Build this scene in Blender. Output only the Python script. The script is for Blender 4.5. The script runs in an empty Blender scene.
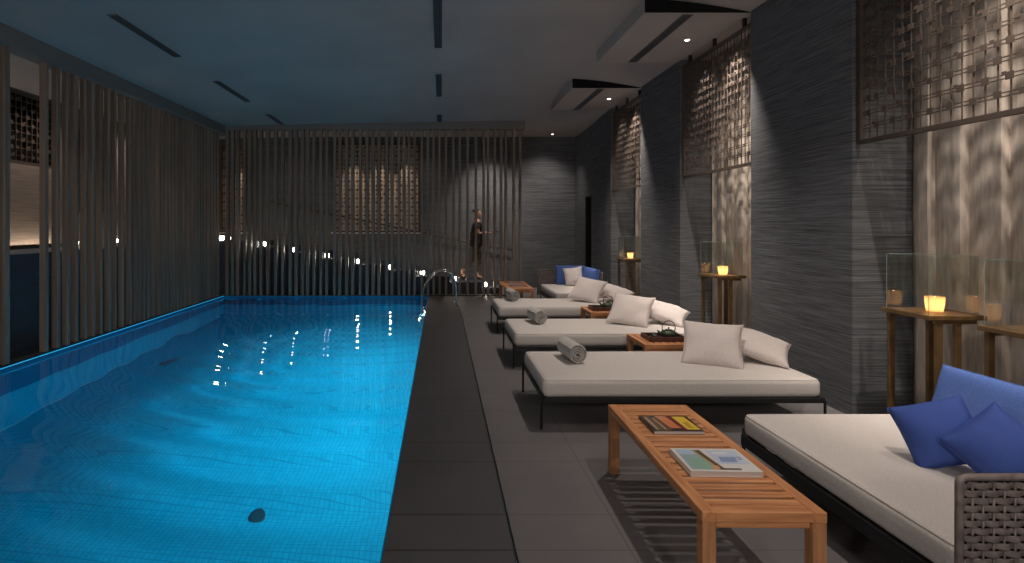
import bpy, bmesh, math, random
from math import sin, cos, pi, radians, sqrt
from mathutils import Vector, Matrix, noise

random.seed(7)
SC = bpy.context.scene
COL = SC.collection

# ------------------------------------------------------------------ helpers
def tag(o, label=None, cat=None, group=None, kind=None):
    if label: o['label'] = label
    if cat: o['category'] = cat
    if group: o['group'] = group
    if kind: o['kind'] = kind
    return o

def empty(name, loc=(0, 0, 0), rz=0.0):
    o = bpy.data.objects.new(name, None)
    COL.objects.link(o)
    o.location = loc
    o.rotation_euler = (0, 0, rz)
    o.empty_display_size = 0.1
    return o

def link_mesh(name, bm, mat, parent=None, smooth=False, recalc=True):
    if recalc:
        bmesh.ops.recalc_face_normals(bm, faces=bm.faces)
    me = bpy.data.meshes.new(name)
    bm.to_mesh(me)
    bm.free()
    if mat is not None:
        for m in (mat if isinstance(mat, (list, tuple)) else [mat]):
            me.materials.append(m)
    if smooth:
        for p in me.polygons:
            p.use_smooth = True
    o = bpy.data.objects.new(name, me)
    COL.objects.link(o)
    if parent is not None:
        o.parent = parent
    return o

def auto_smooth(o, ang=40):
    me = o.data
    for p in me.polygons:
        p.use_smooth = True
    a = radians(ang)
    bm = bmesh.new(); bm.from_mesh(me)
    for e in bm.edges:
        if len(e.link_faces) == 2 and e.calc_face_angle(0) > a:
            e.smooth = False
    bm.to_mesh(me); bm.free()
    return o

def copy_tree(o, parent=None):
    c = o.copy()
    COL.objects.link(c)
    if parent is not None:
        c.parent = parent
    for ch in [k for k in bpy.data.objects if k.parent == o]:
        copy_tree(ch, c)
    return c

def box(bm, x0, x1, y0, y1, z0, z1, bev=0.0, seg=2, mi=0):
    vs = [bm.verts.new((x, y, z)) for z in (z0, z1) for y in (y0, y1) for x in (x0, x1)]
    idx = [(0, 2, 3, 1), (4, 5, 7, 6), (0, 1, 5, 4), (2, 6, 7, 3), (0, 4, 6, 2), (1, 3, 7, 5)]
    fs = [bm.faces.new([vs[i] for i in f]) for f in idx]
    for f in fs: f.material_index = mi
    if bev > 0:
        es = list({e for f in fs for e in f.edges})
        r = bmesh.ops.bevel(bm, geom=es, offset=bev, segments=seg, profile=0.5, affect='EDGES')
        for f in r['faces']: f.material_index = mi
    return vs

def boxc(bm, c, s, bev=0.0, seg=2, M=None, mi=0):
    """centre, size, optional matrix"""
    n0 = set(bm.verts)
    box(bm, c[0]-s[0]/2, c[0]+s[0]/2, c[1]-s[1]/2, c[1]+s[1]/2, c[2]-s[2]/2, c[2]+s[2]/2, bev, seg, mi)
    if M is not None:
        for v in bm.verts:
            if v not in n0: v.co = M @ v.co

def tube(bm, pts, r, n=10, closed=False, cap=True):
    pts = [Vector(p) for p in pts]
    N = len(pts)
    rs = r if isinstance(r, (list, tuple)) else [r]*N
    rings = []
    up = None
    for i, p in enumerate(pts):
        if closed:
            t = (pts[(i+1) % N]-pts[(i-1) % N])
        else:
            t = pts[min(i+1, N-1)]-pts[max(i-1, 0)]
        t.normalize()
        if up is None:
            up = Vector((0, 0, 1)) if abs(t.z) < .9 else Vector((1, 0, 0))
        a = t.cross(up).normalized()
        up = a.cross(t).normalized()
        rings.append([bm.verts.new(p + a*cos(2*pi*k/n)*rs[i] + up*sin(2*pi*k/n)*rs[i]) for k in range(n)])
    m = N if closed else N-1
    for i in range(m):
        A, B = rings[i], rings[(i+1) % N]
        for k in range(n):
            bm.faces.new([A[k], A[(k+1) % n], B[(k+1) % n], B[k]])
    if cap and not closed:
        bm.faces.new(rings[0][::-1]); bm.faces.new(rings[-1])
    return rings

def lathe(bm, prof, n=20, c=(0, 0, 0), capped=True):
    rings = []
    for r, z in prof:
        rings.append([bm.verts.new((c[0]+r*cos(2*pi*k/n), c[1]+r*sin(2*pi*k/n), c[2]+z)) for k in range(n)])
    for A, B in zip(rings, rings[1:]):
        for k in range(n):
            bm.faces.new([A[k], A[(k+1) % n], B[(k+1) % n], B[k]])
    if capped:
        bm.faces.new(rings[0][::-1]); bm.faces.new(rings[-1])
    return rings

def rounded_path(pts, rad, seg=5):
    """round the inner corners of a polyline"""
    pts = [Vector(p) for p in pts]
    out = [pts[0]]
    for a, b, c in zip(pts, pts[1:], pts[2:]):
        d1 = (a-b).normalized(); d2 = (c-b).normalized()
        p1 = b+d1*rad; p2 = b+d2*rad
        for k in range(seg+1):
            t = k/seg
            out.append((1-t)**2*p1+2*t*(1-t)*b+t*t*p2)
    out.append(pts[-1])
    return out

# ------------------------------------------------------------------ materials
def new_mat(name):
    m = bpy.data.materials.new(name)
    m.use_nodes = True
    nt = m.node_tree
    b = nt.nodes['Principled BSDF']
    return m, nt, b

def N(nt, typ, **kw):
    n = nt.nodes.new(typ)
    for k, v in kw.items():
        if k.startswith('i_'):
            n.inputs[k[2:].replace('_', ' ')].default_value = v
        else:
            setattr(n, k, v)
    return n

def simple(name, col, rough=.6, metal=0.0, spec=.5):
    m, nt, b = new_mat(name)
    b.inputs['Base Color'].default_value = (*col, 1)
    b.inputs['Roughness'].default_value = rough
    b.inputs['Metallic'].default_value = metal
    b.inputs['Specular IOR Level'].default_value = spec
    return m

def noise_mat(name, c1, c2, scale=(5, 5, 5), nscale=1.0, detail=4, rough=.7, bump=0.0, bdist=.002, metal=0, spec=.5,
              lo=.35, hi=.65, coord='Object', rot=(0, 0, 0)):
    m, nt, b = new_mat(name)
    tc = N(nt, 'ShaderNodeTexCoord')
    mp = N(nt, 'ShaderNodeMapping')
    mp.inputs['Scale'].default_value = scale
    mp.inputs['Rotation'].default_value = rot
    ns = N(nt, 'ShaderNodeTexNoise')
    ns.inputs['Scale'].default_value = nscale
    ns.inputs['Detail'].default_value = detail
    rp = N(nt, 'ShaderNodeValToRGB')
    rp.color_ramp.elements[0].position = lo; rp.color_ramp.elements[0].color = (*c1, 1)
    rp.color_ramp.elements[1].position = hi; rp.color_ramp.elements[1].color = (*c2, 1)
    L = nt.links.new
    L(tc.outputs[coord], mp.inputs[0]); L(mp.outputs[0], ns.inputs['Vector'])
    L(ns.outputs['Fac'], rp.inputs[0]); L(rp.outputs[0], b.inputs['Base Color'])
    b.inputs['Roughness'].default_value = rough
    b.inputs['Metallic'].default_value = metal
    b.inputs['Specular IOR Level'].default_value = spec
    if bump > 0:
        bp = N(nt, 'ShaderNodeBump')
        bp.inputs['Strength'].default_value = bump
        bp.inputs['Distance'].default_value = bdist
        L(ns.outputs['Fac'], bp.inputs['Height']); L(bp.outputs[0], b.inputs['Normal'])
    return m

M = {}
# horizontally combed wall finish
def wall_mat(name, c1, c2):
    m, nt, b = new_mat(name)
    L = nt.links.new
    tc = N(nt, 'ShaderNodeTexCoord')
    mp = N(nt, 'ShaderNodeMapping'); mp.inputs['Scale'].default_value = (1.6, 1.6, 95)
    n1 = N(nt, 'ShaderNodeTexNoise'); n1.inputs['Scale'].default_value = 1; n1.inputs['Detail'].default_value = 3
    mp2 = N(nt, 'ShaderNodeMapping'); mp2.inputs['Scale'].default_value = (5, 5, 160)
    n2 = N(nt, 'ShaderNodeTexNoise'); n2.inputs['Scale'].default_value = 1; n2.inputs['Detail'].default_value = 4
    L(tc.outputs['Object'], mp.inputs[0]); L(mp.outputs[0], n1.inputs['Vector'])
    L(tc.outputs['Object'], mp2.inputs[0]); L(mp2.outputs[0], n2.inputs['Vector'])
    mx = N(nt, 'ShaderNodeMath', operation='MULTIPLY_ADD')
    mx.inputs[1].default_value = .65
    m3 = N(nt, 'ShaderNodeMath', operation='MULTIPLY'); m3.inputs[1].default_value = .35
    L(n2.outputs['Fac'], m3.inputs[0]); L(n1.outputs['Fac'], mx.inputs[0]); L(m3.outputs[0], mx.inputs[2])
    rp = N(nt, 'ShaderNodeValToRGB')
    rp.color_ramp.elements[0].position = .36; rp.color_ramp.elements[0].color = (*c1, 1)
    rp.color_ramp.elements[1].position = .64; rp.color_ramp.elements[1].color = (*c2, 1)
    L(mx.outputs[0], rp.inputs[0]); L(rp.outputs[0], b.inputs['Base Color'])
    bp = N(nt, 'ShaderNodeBump'); bp.inputs['Strength'].default_value = .6; bp.inputs['Distance'].default_value = .004
    L(mx.outputs[0], bp.inputs['Height']); L(bp.outputs[0], b.inputs['Normal'])
    b.inputs['Roughness'].default_value = .75
    return m
M['wall'] = wall_mat('combed_plaster', (.042, .046, .053), (.155, .162, .178))
M['wall_brown'] = wall_mat('combed_brown_plaster', (.12, .095, .078), (.24, .20, .17))
M['wall_dark'] = wall_mat('combed_dark_stone', (.035, .046, .065), (.065, .085, .12))
M['ceil'] = noise_mat('ceiling_paint', (.41, .365, .335), (.46, .415, .38), (1, 1, 1), .8, 2, .9)
M['ceil_beam'] = simple('beam_paint', (.20, .18, .165), .8)
M['black'] = simple('black_metal', (.018, .018, .02), .45, .3)
M['dark_void'] = simple('dark_slot', (.012, .012, .013), .9, spec=.1)
M['grille'] = simple('grille_metal', (.13, .13, .13), .6)
M['grille_back'] = simple('grille_back', (.055, .055, .058), .8)
M['slat'] = noise_mat('bronze_slat', (.185, .14, .108), (.27, .21, .168), (20, 20, .6), 1, 3, .55, metal=.0)
M['brown_metal'] = simple('bronze_metal', (.10, .065, .045), .45, .5)
M['lattice'] = simple('bronze_lattice', (.085, .065, .055), .5, .3)
M['brass'] = noise_mat('brass_brown', (.13, .075, .03), (.20, .12, .055), (8, 8, 8), 1, 3, .45, metal=.35)
M['linen_bed'] = noise_mat('bed_linen', (.56, .52, .495), (.66, .62, .59), (160, 160, 160), 1, 2, .9, .25, .0015, spec=.15)
M['linen_pillow'] = noise_mat('pillow_linen', (.60, .535, .515), (.72, .655, .63), (140, 140, 140), 1, 3, .9, .3, .0015, spec=.15)
M['piping'] = simple('piping_cloth', (.54, .50, .475), .9, spec=.1)
M['towel'] = noise_mat('towel_terry', (.42, .40, .385), (.62, .595, .57), (130, 130, 130), 1, 3, .95, .8, .004, spec=.05)
M['blue'] = noise_mat('royal_blue_cloth', (.045, .085, .32), (.06, .105, .38), (240, 240, 240), 1, 3, .8, .2, .001, spec=.2)
M['blue_tex'] = noise_mat('textured_blue_cloth', (.055, .105, .33), (.10, .175, .45), (200, 200, 260), 1, 4, .85, .5, .002, spec=.15)
M['wicker'] = noise_mat('wicker', (.14, .112, .105), (.22, .185, .175), (30, 30, 30), 1, 3, .55, .2, .001)
M['curtain'] = noise_mat('linen_curtain', (.40, .345, .30), (.60, .53, .47), (26, 26, 5), 1, 6, .95, .3, .003, spec=.05, lo=.3, hi=.7)
M['wax'] = None

def wood_mat(name, c1, c2, scale):
    return noise_mat(name, c1, c2, scale, 1, 5, .5, .15, .001, lo=.3, hi=.7)
M['teak_x'] = wood_mat('teak_grain_across', (.40, .155, .062), (.68, .32, .14), (3, 45, 45))
M['teak_y'] = wood_mat('teak_grain_along', (.40, .155, .062), (.68, .32, .14), (45, 3, 45))
M['teak_z'] = wood_mat('teak_grain_upright', (.32, .14, .06), (.55, .27, .125), (45, 45, 3))

# floor with long tile joints
def floor_mat(name, c1, c2, period, offs, xper=None, rough=.5, lw=.006, jc=.45):
    m, nt, b = new_mat(name)
    L = nt.links.new
    tc = N(nt, 'ShaderNodeTexCoord')
    sp = N(nt, 'ShaderNodeSeparateXYZ'); L(tc.outputs['Object'], sp.inputs[0])
    def line(axis, per, off):
        a = N(nt, 'ShaderNodeMath', operation='ADD'); a.inputs[1].default_value = 100*per-off+per/2
        L(sp.outputs[axis], a.inputs[0])
        mo = N(nt, 'ShaderNodeMath', operation='MODULO'); mo.inputs[1].default_value = per
        L(a.outputs[0], mo.inputs[0])
        s = N(nt, 'ShaderNodeMath', operation='SUBTRACT'); s.inputs[1].default_value = per/2
        L(mo.outputs[0], s.inputs[0])
        ab = N(nt, 'ShaderNodeMath', operation='ABSOLUTE'); L(s.outputs[0], ab.inputs[0])
        lt = N(nt, 'ShaderNodeMath', operation='LESS_THAN'); lt.inputs[1].default_value = lw
        L(ab.outputs[0], lt.inputs[0])
        return lt
    ls = [line('Y', period, o) for o in offs]
    if xper: ls += [line('X', xper[0], xper[1])]
    cur = ls[0]
    for l in ls[1:]:
        mx = N(nt, 'ShaderNodeMath', operation='MAXIMUM'); L(cur.outputs[0], mx.inputs[0]); L(l.outputs[0], mx.inputs[1]); cur = mx
    ns = N(nt, 'ShaderNodeTexNoise'); ns.inputs['Scale'].default_value = 2.2; ns.inputs['Detail'].default_value = 6
    L(tc.outputs['Object'], ns.inputs['Vector'])
    rp = N(nt, 'ShaderNodeValToRGB')
    rp.color_ramp.elements[0].position = .3; rp.color_ramp.elements[0].color = (*c1, 1)
    rp.color_ramp.elements[1].position = .7; rp.color_ramp.elements[1].color = (*c2, 1)
    L(ns.outputs['Fac'], rp.inputs[0])
    mix = N(nt, 'ShaderNodeMix', data_type='RGBA')
    L(cur.outputs[0], mix.inputs['Factor']); L(rp.outputs[0], mix.inputs['A'])
    mix.inputs['B'].default_value = (c1[0]*jc, c1[1]*jc, c1[2]*jc, 1)
    L(mix.outputs['Result'], b.inputs['Base Color'])
    n2 = N(nt, 'ShaderNodeTexNoise'); n2.inputs['Scale'].default_value = 160; n2.inputs['Detail'].default_value = 2
    L(tc.outputs['Object'], n2.inputs['Vector'])
    bp = N(nt, 'ShaderNodeBump'); bp.inputs['Strength'].default_value = .15; bp.inputs['Distance'].default_value = .001
    L(n2.outputs['Fac'], bp.inputs['Height']); L(bp.outputs[0], b.inputs['Normal'])
    b.inputs['Roughness'].default_value = rough
    return m
M['deck'] = floor_mat('deck_stone', (.070, .068, .075), (.085, .082, .088), 1.057, (3.17, 3.88), None, .55)
M['floor'] = floor_mat('lounge_stone', (.130, .122, .130), (.154, .146, .153), 1.057, (3.17, 3.88), (1.2, .99), .6, .004, .7)

# pool mosaic
def mosaic_mat():
    m, nt, b = new_mat('pool_mosaic')
    L = nt.links.new
    tc = N(nt, 'ShaderNodeTexCoord')
    sp = N(nt, 'ShaderNodeSeparateXYZ'); L(tc.outputs['Object'], sp.inputs[0])
    per = .05
    def line(axis):
        a = N(nt, 'ShaderNodeMath', operation='ADD'); a.inputs[1].default_value = 400*per+.013
        L(sp.outputs[axis], a.inputs[0])
        mo = N(nt, 'ShaderNodeMath', operation='MODULO'); mo.inputs[1].default_value = per
        L(a.outputs[0], mo.inputs[0])
        lt = N(nt, 'ShaderNodeMath', operation='LESS_THAN'); lt.inputs[1].default_value = .008
        L(mo.outputs[0], lt.inputs[0])
        return lt
    a, b2, c = line('X'), line('Y'), line('Z')
    m1 = N(nt, 'ShaderNodeMath', operation='MAXIMUM'); L(a.outputs[0], m1.inputs[0]); L(b2.outputs[0], m1.inputs[1])
    m2 = N(nt, 'ShaderNodeMath', operation='MAXIMUM'); L(m1.outputs[0], m2.inputs[0]); L(c.outputs[0], m2.inputs[1])
    wn = N(nt, 'ShaderNodeTexNoise'); wn.inputs['Scale'].default_value = 14; L(tc.outputs['Object'], wn.inputs['Vector'])
    rp = N(nt, 'ShaderNodeValToRGB')
    rp.color_ramp.elements[0].position = .3; rp.color_ramp.elements[0].color = (.010, .44, .62, 1)
    rp.color_ramp.elements[1].position = .7; rp.color_ramp.elements[1].color = (.018, .54, .73, 1)
    L(wn.outputs['Fac'], rp.inputs[0])
    mix = N(nt, 'ShaderNodeMix', data_type='RGBA')
    L(m2.outputs[0], mix.inputs['Factor']); L(rp.outputs[0], mix.inputs['A'])
    mix.inputs['B'].default_value = (.009, .35, .53, 1)
    L(mix.outputs['Result'], b.inputs['Base Color'])
    b.inputs['Roughness'].default_value = .5
    b.inputs['Specular IOR Level'].default_value = .2
    return m
M['mosaic'] = mosaic_mat()
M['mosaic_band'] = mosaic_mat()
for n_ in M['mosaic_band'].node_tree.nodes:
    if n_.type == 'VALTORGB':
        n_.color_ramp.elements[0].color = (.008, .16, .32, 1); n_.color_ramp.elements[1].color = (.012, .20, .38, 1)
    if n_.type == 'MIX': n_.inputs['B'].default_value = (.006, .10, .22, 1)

def water_mat():
    m, nt, b = new_mat('pool_water')
    L = nt.links.new
    nt.nodes.remove(b)
    out = nt.nodes['Material Output']
    g = N(nt, 'ShaderNodeBsdfGlass'); g.inputs['IOR'].default_value = 1.333; g.inputs['Roughness'].default_value = 0
    tc = N(nt, 'ShaderNodeTexCoord')
    n1 = N(nt, 'ShaderNodeTexNoise'); n1.inputs['Scale'].default_value = 5; n1.inputs['Detail'].default_value = 2
    L(tc.outputs['Object'], n1.inputs['Vector'])
    bp = N(nt, 'ShaderNodeBump'); bp.inputs['Strength'].default_value = .03; bp.inputs['Distance'].default_value = .01
    
    L(g.outputs[0], out.inputs['Surface'])
    va = N(nt, 'ShaderNodeVolumeAbsorption')
    va.inputs['Color'].default_value = (.15, .82, .97, 1); va.inputs['Density'].default_value = .30
    L(va.outputs[0], out.inputs['Volume'])
    return m
M['water'] = water_mat()

def glass_mat(name, tint=(1, 1, 1), rough=0.0, ior=1.5):
    m, nt, b = new_mat(name)
    L = nt.links.new
    nt.nodes.remove(b)
    out = nt.nodes['Material Output']
    lw = N(nt, 'ShaderNodeLayerWeight'); lw.inputs['Blend'].default_value = .5
    pw = N(nt, 'ShaderNodeMath', operation='POWER'); pw.inputs[1].default_value = 5
    fr = N(nt, 'ShaderNodeMath', operation='MULTIPLY_ADD'); fr.inputs[1].default_value = .9; fr.inputs[2].default_value = .07
    L(lw.outputs['Facing'], pw.inputs[0]); L(pw.outputs[0], fr.inputs[0])
    tr = N(nt, 'ShaderNodeBsdfTransparent'); tr.inputs['Color'].default_value = (*tint, 1)
    gl = N(nt, 'ShaderNodeBsdfGlossy'); gl.inputs['Roughness'].default_value = rough
    mx = N(nt, 'ShaderNodeMixShader')
    L(fr.outputs[0], mx.inputs[0]); L(tr.outputs[0], mx.inputs[1]); L(gl.outputs[0], mx.inputs[2])
    L(mx.outputs[0], out.inputs['Surface'])
    return m
M['glass'] = glass_mat('case_glass', (.97, .985, .975))
M['glass_edge'] = simple('glass_edge_green', (.35, .5, .45), .2, spec=.8)

def emit_mat(name, col, s):
    m, nt, b = new_mat(name)
    b.inputs['Base Color'].default_value = (*col, 1)
    b.inputs['Emission Color'].default_value = (*col, 1)
    b.inputs['Emission Strength'].default_value = s
    return m
M['step_lamp'] = emit_mat('step_lamp_lens', (1, .84, .64), 34)
M['spot_lens'] = emit_mat('spot_lens', (1, .9, .8), 14)
M['flame'] = emit_mat('flame', (1, .62, .22), 30)
M['strip'] = emit_mat('uplight_lens', (1, .80, .62), 22)

def wax_mat():
    m, nt, b = new_mat('candle_wax_cup')
    L = nt.links.new
    nt.nodes.remove(b)
    out = nt.nodes['Material Output']
    d = N(nt, 'ShaderNodeBsdfDiffuse'); d.inputs['Color'].default_value = (.8, .62, .42, 1)
    t = N(nt, 'ShaderNodeBsdfTranslucent'); t.inputs['Color'].default_value = (1, .72, .42, 1)
    mx = N(nt, 'ShaderNodeMixShader'); mx.inputs[0].default_value = .7
    L(d.outputs[0], mx.inputs[1]); L(t.outputs[0], mx.inputs[2]); L(mx.outputs[0], out.inputs['Surface'])
    return m
M['wax'] = wax_mat()
M['skin'] = simple('skin', (.45, .26, .18), .6)
M['hair'] = simple('dark_hair', (.02, .014, .012), .5)
M['cloth_dark'] = noise_mat('dark_uniform', (.035, .026, .026), (.055, .042, .04), (60, 60, 60), 1, 2, .85)
M['cloth_brown'] = noise_mat('brown_trouser_cloth', (.07, .05, .042), (.10, .075, .06), (60, 60, 60), 1, 2, .85)
M['chrome'] = simple('chrome', (.8, .8, .82), .12, 1.0)
M['steel'] = simple('brushed_steel', (.30, .34, .38), .35, .8)
M['teapot'] = noise_mat('green_iron', (.028, .045, .028), (.05, .075, .045), (60, 60, 60), 1, 3, .4)
M['tray'] = noise_mat('red_lacquer_tray', (.06, .022, .018), (.10, .035, .028), (30, 4, 4), 1, 3, .35)
M['ceramic'] = simple('dark_glazed_ceramic', (.03, .034, .036), .2)

# ------------------------------------------------------------------ camera
F = 540.0
cam = bpy.data.cameras.new('camera')
co = bpy.data.objects.new('camera', cam)
COL.objects.link(co)
co.location = (0, 0, 1.7)
co.rotation_euler = (radians(90), 0, 0)
cam.sensor_width = 36
cam.sensor_fit = 'HORIZONTAL'
cam.lens = F/1024*36
cam.shift_x = (512-441)/1024
cam.shift_y = -(281.5-225)/1024
cam.clip_start = .05
SC.camera = co

# ------------------------------------------------------------------ room shell
XW = 3.64; XB = 4.36; YB = 14.67; YS = 12.97; XL = -7.1
YN = -2.6
BAYS = [(2.95, 4.78), (6.34, 8.22), (9.83, 11.56)]

def ceil_z(x, y=0):
    if x < 2.2:
        z = 4.06 + .0428*(x+5.28)
    else:
        t = min(1, (x-2.2)/1.44)
        z = 4.38 - .17*t**1.7
    k = max(0, min(1, (y-11.0)/3.2)); k = k*k*(3-2*k)
    return z - k*max(0, z-4.09)

def struct(name, bm, mat, smooth=False, parent=None):
    o = link_mesh(name, bm, mat, parent, smooth)
    if parent is None: o['kind'] = 'structure'
    return o

# floor: lounge + deck strip
bm = bmesh.new()
box(bm, .394, XB+.1, YN, YB+.1, -.12, 0)
struct('floor', bm, M['floor'])
bm = bmesh.new()
box(bm, -.30, .380, YN, 12.94, -.12, 0, .004, 1)
box(bm, XL, .380, 12.94, YB+.1, -.12, -.001)
box(bm, XL, -.30, YN, -1.0, -.12, 0)
struct('pool_deck', bm, M['deck'])
bm = bmesh.new()
box(bm, .380, .394, YN, YB, -.12, -.02)
o = struct('trim_1', bm, M['dark_void'])
bm = bmesh.new()
box(bm, .3795, .3825, YN, YB, -.02, .003)
box(bm, .3915, .3945, YN, YB, -.02, .003)
struct('trim_2', bm, M['steel'])
# left coping
bm = bmesh.new()
box(bm, -5.75, -5.20, -1.0, 12.94, -.12, 0, .004, 1)
struct('trim_3', bm, M['wall_dark'])

# ceiling
bm = bmesh.new()
xs = [XL-.1, -5.3, -3, 0, 2.2] + [2.2+1.44*k/10 for k in range(1, 11)] + [XB+.1]
ys = [YN, 5, 11] + [11+3.2*k/10 for k in range(1, 11)] + [YB+1.0]
rows = [[bm.verts.new((x, y, ceil_z(x, y))) for x in xs] for y in ys]
top = [[bm.verts.new((x, y, 4.75)) for x in xs] for y in ys]
for i in range(len(xs)-1):
    for j in range(len(ys)-1):
        bm.faces.new([rows[j][i], rows[j][i+1], rows[j+1][i+1], rows[j+1][i]])
        bm.faces.new([top[j][i], top[j][i+1], top[j+1][i+1], top[j+1][i]])
    for r in (0, -1):
        bm.faces.new([rows[r][i], rows[r][i+1], top[r][i+1], top[r][i]])
for i in (0, -1):
    for j in range(len(ys)-1):
        bm.faces.new([rows[j][i], rows[j+1][i], top[j+1][i], top[j][i]])
auto_smooth(struct('ceiling', bm, M['ceil']), 30)

# right wall: piers and outer wall
bm = bmesh.new()
piers = [(YN, 2.95), (4.78, 6.34), (8.22, 9.83)]
for a, b_ in piers:
    box(bm, XW, XB, a, b_, 0, 4.45)
box(bm, XW, XB, 11.56, 13.06, 0, 4.45)
box(bm, XW, XB, 13.62, YB+.1, 0, 4.45)
box(bm, XW, XB, 13.06, 13.62, 2.43, 4.45)
box(bm, XB, XB+.1, YN, YB+.1, 0, 4.45)
struct('wall_right', bm, M['wall'])
# dark doorway in last pier
bm = bmesh.new()
box(bm, XW+.16, XW+.20, 13.06, 13.62, 0, 2.43)
d = struct('door_1', bm, M['dark_void'])
bm = bmesh.new()
box(bm, XW-.005, XW+.16, 13.06, 13.09, 0, 2.43); box(bm, XW-.005, XW+.16, 13.59, 13.62, 0, 2.43); box(bm, XW-.005, XW+.16, 13.06, 13.62, 2.40, 2.43)
link_mesh('door_frame', bm, M['black'], d)
bm = bmesh.new()
tube(bm, rounded_path([(XW+.16, 13.14, 1.0), (XW+.11, 13.14, 1.0), (XW+.11, 13.14, 1.3), (XW+.16, 13.14, 1.3)], .015), .009, 8)
link_mesh('door_handle', bm, M['steel'], d, True)

# back wall with two lattice openings
bm = bmesh.new()
W1 = (-2.92, -.57, 1.50, 3.92)
W2 = (-6.0, -5.30, 1.50, 3.85)
def wall_x(bm, x0, x1, y0, y1, z0, z1, holes):
    cur = x0
    for hx0, hx1, hz0, hz1 in sorted(holes):
        box(bm, cur, hx0, y0, y1, z0, z1)
        box(bm, hx0, hx1, y0, y1, z0, hz0)
        box(bm, hx0, hx1, y0, y1, hz1, z1)
        cur = hx1
    box(bm, cur, x1, y0, y1, z0, z1)
wall_x(bm, XL-.1, XW, YB, YB+.12, 0, 4.45, [W1, W2])
struct('wall_back', bm, M['wall'])

# left wall beyond the screen, with openings
bm = bmesh.new()
WL = [(8.35, 10.0, 2.74, 3.95), (10.4, 11.4, 1.95, 3.6)]
cur = YN
for y0, y1, z0, z1 in WL:
    box(bm, XL-.12, XL, cur, y0, 0, 4.45); box(bm, XL-.12, XL, y0, y1, 0, z0); box(bm, XL-.12, XL, y0, y1, z1, 4.45)
    cur = y1
box(bm, XL-.12, XL, cur, YB+.1, 0, 4.45)
struct('wall_left', bm, M['wall_brown'])
# near wall (behind the camera)
bm = bmesh.new()
box(bm, XL-.1, XB+.1, YN-.12, YN, 0, 4.45)
struct('wall_near', bm, M['wall'])

# windows: recess box + lattice + frame (kind structure)
def lattice_grid(bm, u0, u1, v0, v1, du, dv, place, t=.006, plate=.02, seed=1, pair=.013):
    """thin bars with small square plates; place(u, w, v) -> world point (w = depth)"""
    rnd = random.Random(seed)
    def bx(a0, a1, w0, w1, c0, c1):
        P = [place(a, w, c) for c in (c0, c1) for w in (w0, w1) for a in (a0, a1)]
        vs = [bm.verts.new(p) for p in P]
        for f in [(0, 2, 3, 1), (4, 5, 7, 6), (0, 1, 5, 4), (2, 6, 7, 3), (0, 4, 6, 2), (1, 3, 7, 5)]:
            bm.faces.new([vs[i] for i in f])
    nu = int(round((u1-u0)/du)); nv = int(round((v1-v0)/dv))
    du = (u1-u0)/nu; dv = (v1-v0)/nv
    for i in range(1, nu):
        u = u0+i*du
        bx(u-t/2, u+t/2, -t/2, t/2, v0, v1)
    for j in range(1, nv):
        v = v0+j*dv
        for s in ((-pair, pair) if pair else (0,)):
            bx(u0, u1, t/2, t*1.5, v+s-t/2, v+s+t/2)
    for i in range(1, nu):
        for j in range(1, nv):
            if (i+j) % 2 == 0 or rnd.random() < .12:
                u = u0+i*du + rnd.uniform(-.2, .2)*plate; v = v0+j*dv + rnd.uniform(-.25, .25)*plate
                k = rnd.uniform(.85, 1.15)
                bx(u-plate*k, u+plate*k, -t*1.6, -t*.6, v-plate*k, v+plate*k)
                if rnd.random() < .35:
                    bx(u+plate*.6, u+plate*1.9, -t*2.2, -t*1.6, v+plate*.2, v+plate*1.4)

def rect_frame(bm, u0, u1, v0, v1, w, d, place):
    for a0, a1, c0, c1 in ((u0, u0+w, v0, v1), (u1-w, u1, v0, v1), (u0+w, u1-w, v0, v0+w), (u0+w, u1-w, v1-w, v1)):
        P = [place(a, s, c) for c in (c0, c1) for s in (-d/2, d/2) for a in (a0, a1)]
        vs = [bm.verts.new(p) for p in P]
        for f in [(0, 2, 3, 1), (4, 5, 7, 6), (0, 1, 5, 4), (2, 6, 7, 3), (0, 4, 6, 2), (1, 3, 7, 5)]:
            bm.faces.new([vs[i] for i in f])

def back_window(n, W, seed):
    x0, x1, z0, z1 = W
    bm = bmesh.new()
    y1 = YB+.85
    box(bm, x0-.1, x1+.1, y1, y1+.05, z0-.1, z1+.1)
    for (a, b_) in ((x0-.1, x0), (x1, x1+.1)): box(bm, a, b_, YB+.12, y1, z0, z1)
    box(bm, x0-.1, x1+.1, YB+.12, y1, z0-.1, z0); box(bm, x0-.1, x1+.1, YB+.12, y1, z1, z1+.1)
    w = struct('window_%d' % n, bm, M['curtain'])
    bm = bmesh.new()
    pl = lambda u, w_, v: Vector((u, YB+.02+w_, v))
    lattice_grid(bm, x0, x1, z0, z1, .105, .115, pl, .011, .027, seed, 0)
    link_mesh('lattice', bm, M['lattice'], w)
    bm = bmesh.new()
    rect_frame(bm, x0, x1, z0, z1, .05, .08, pl)
    link_mesh('window_frame', bm, M['lattice'], w)
    bm = bmesh.new()
    box(bm, x0-.05, x1+.05, YB-.10, YB+.02, z0-.035, z0, .004, 1)
    link_mesh('window_sill', bm, M['linen_bed'], w)
back_window(1, W1, 3)
back_window(2, W2, 5)
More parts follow.
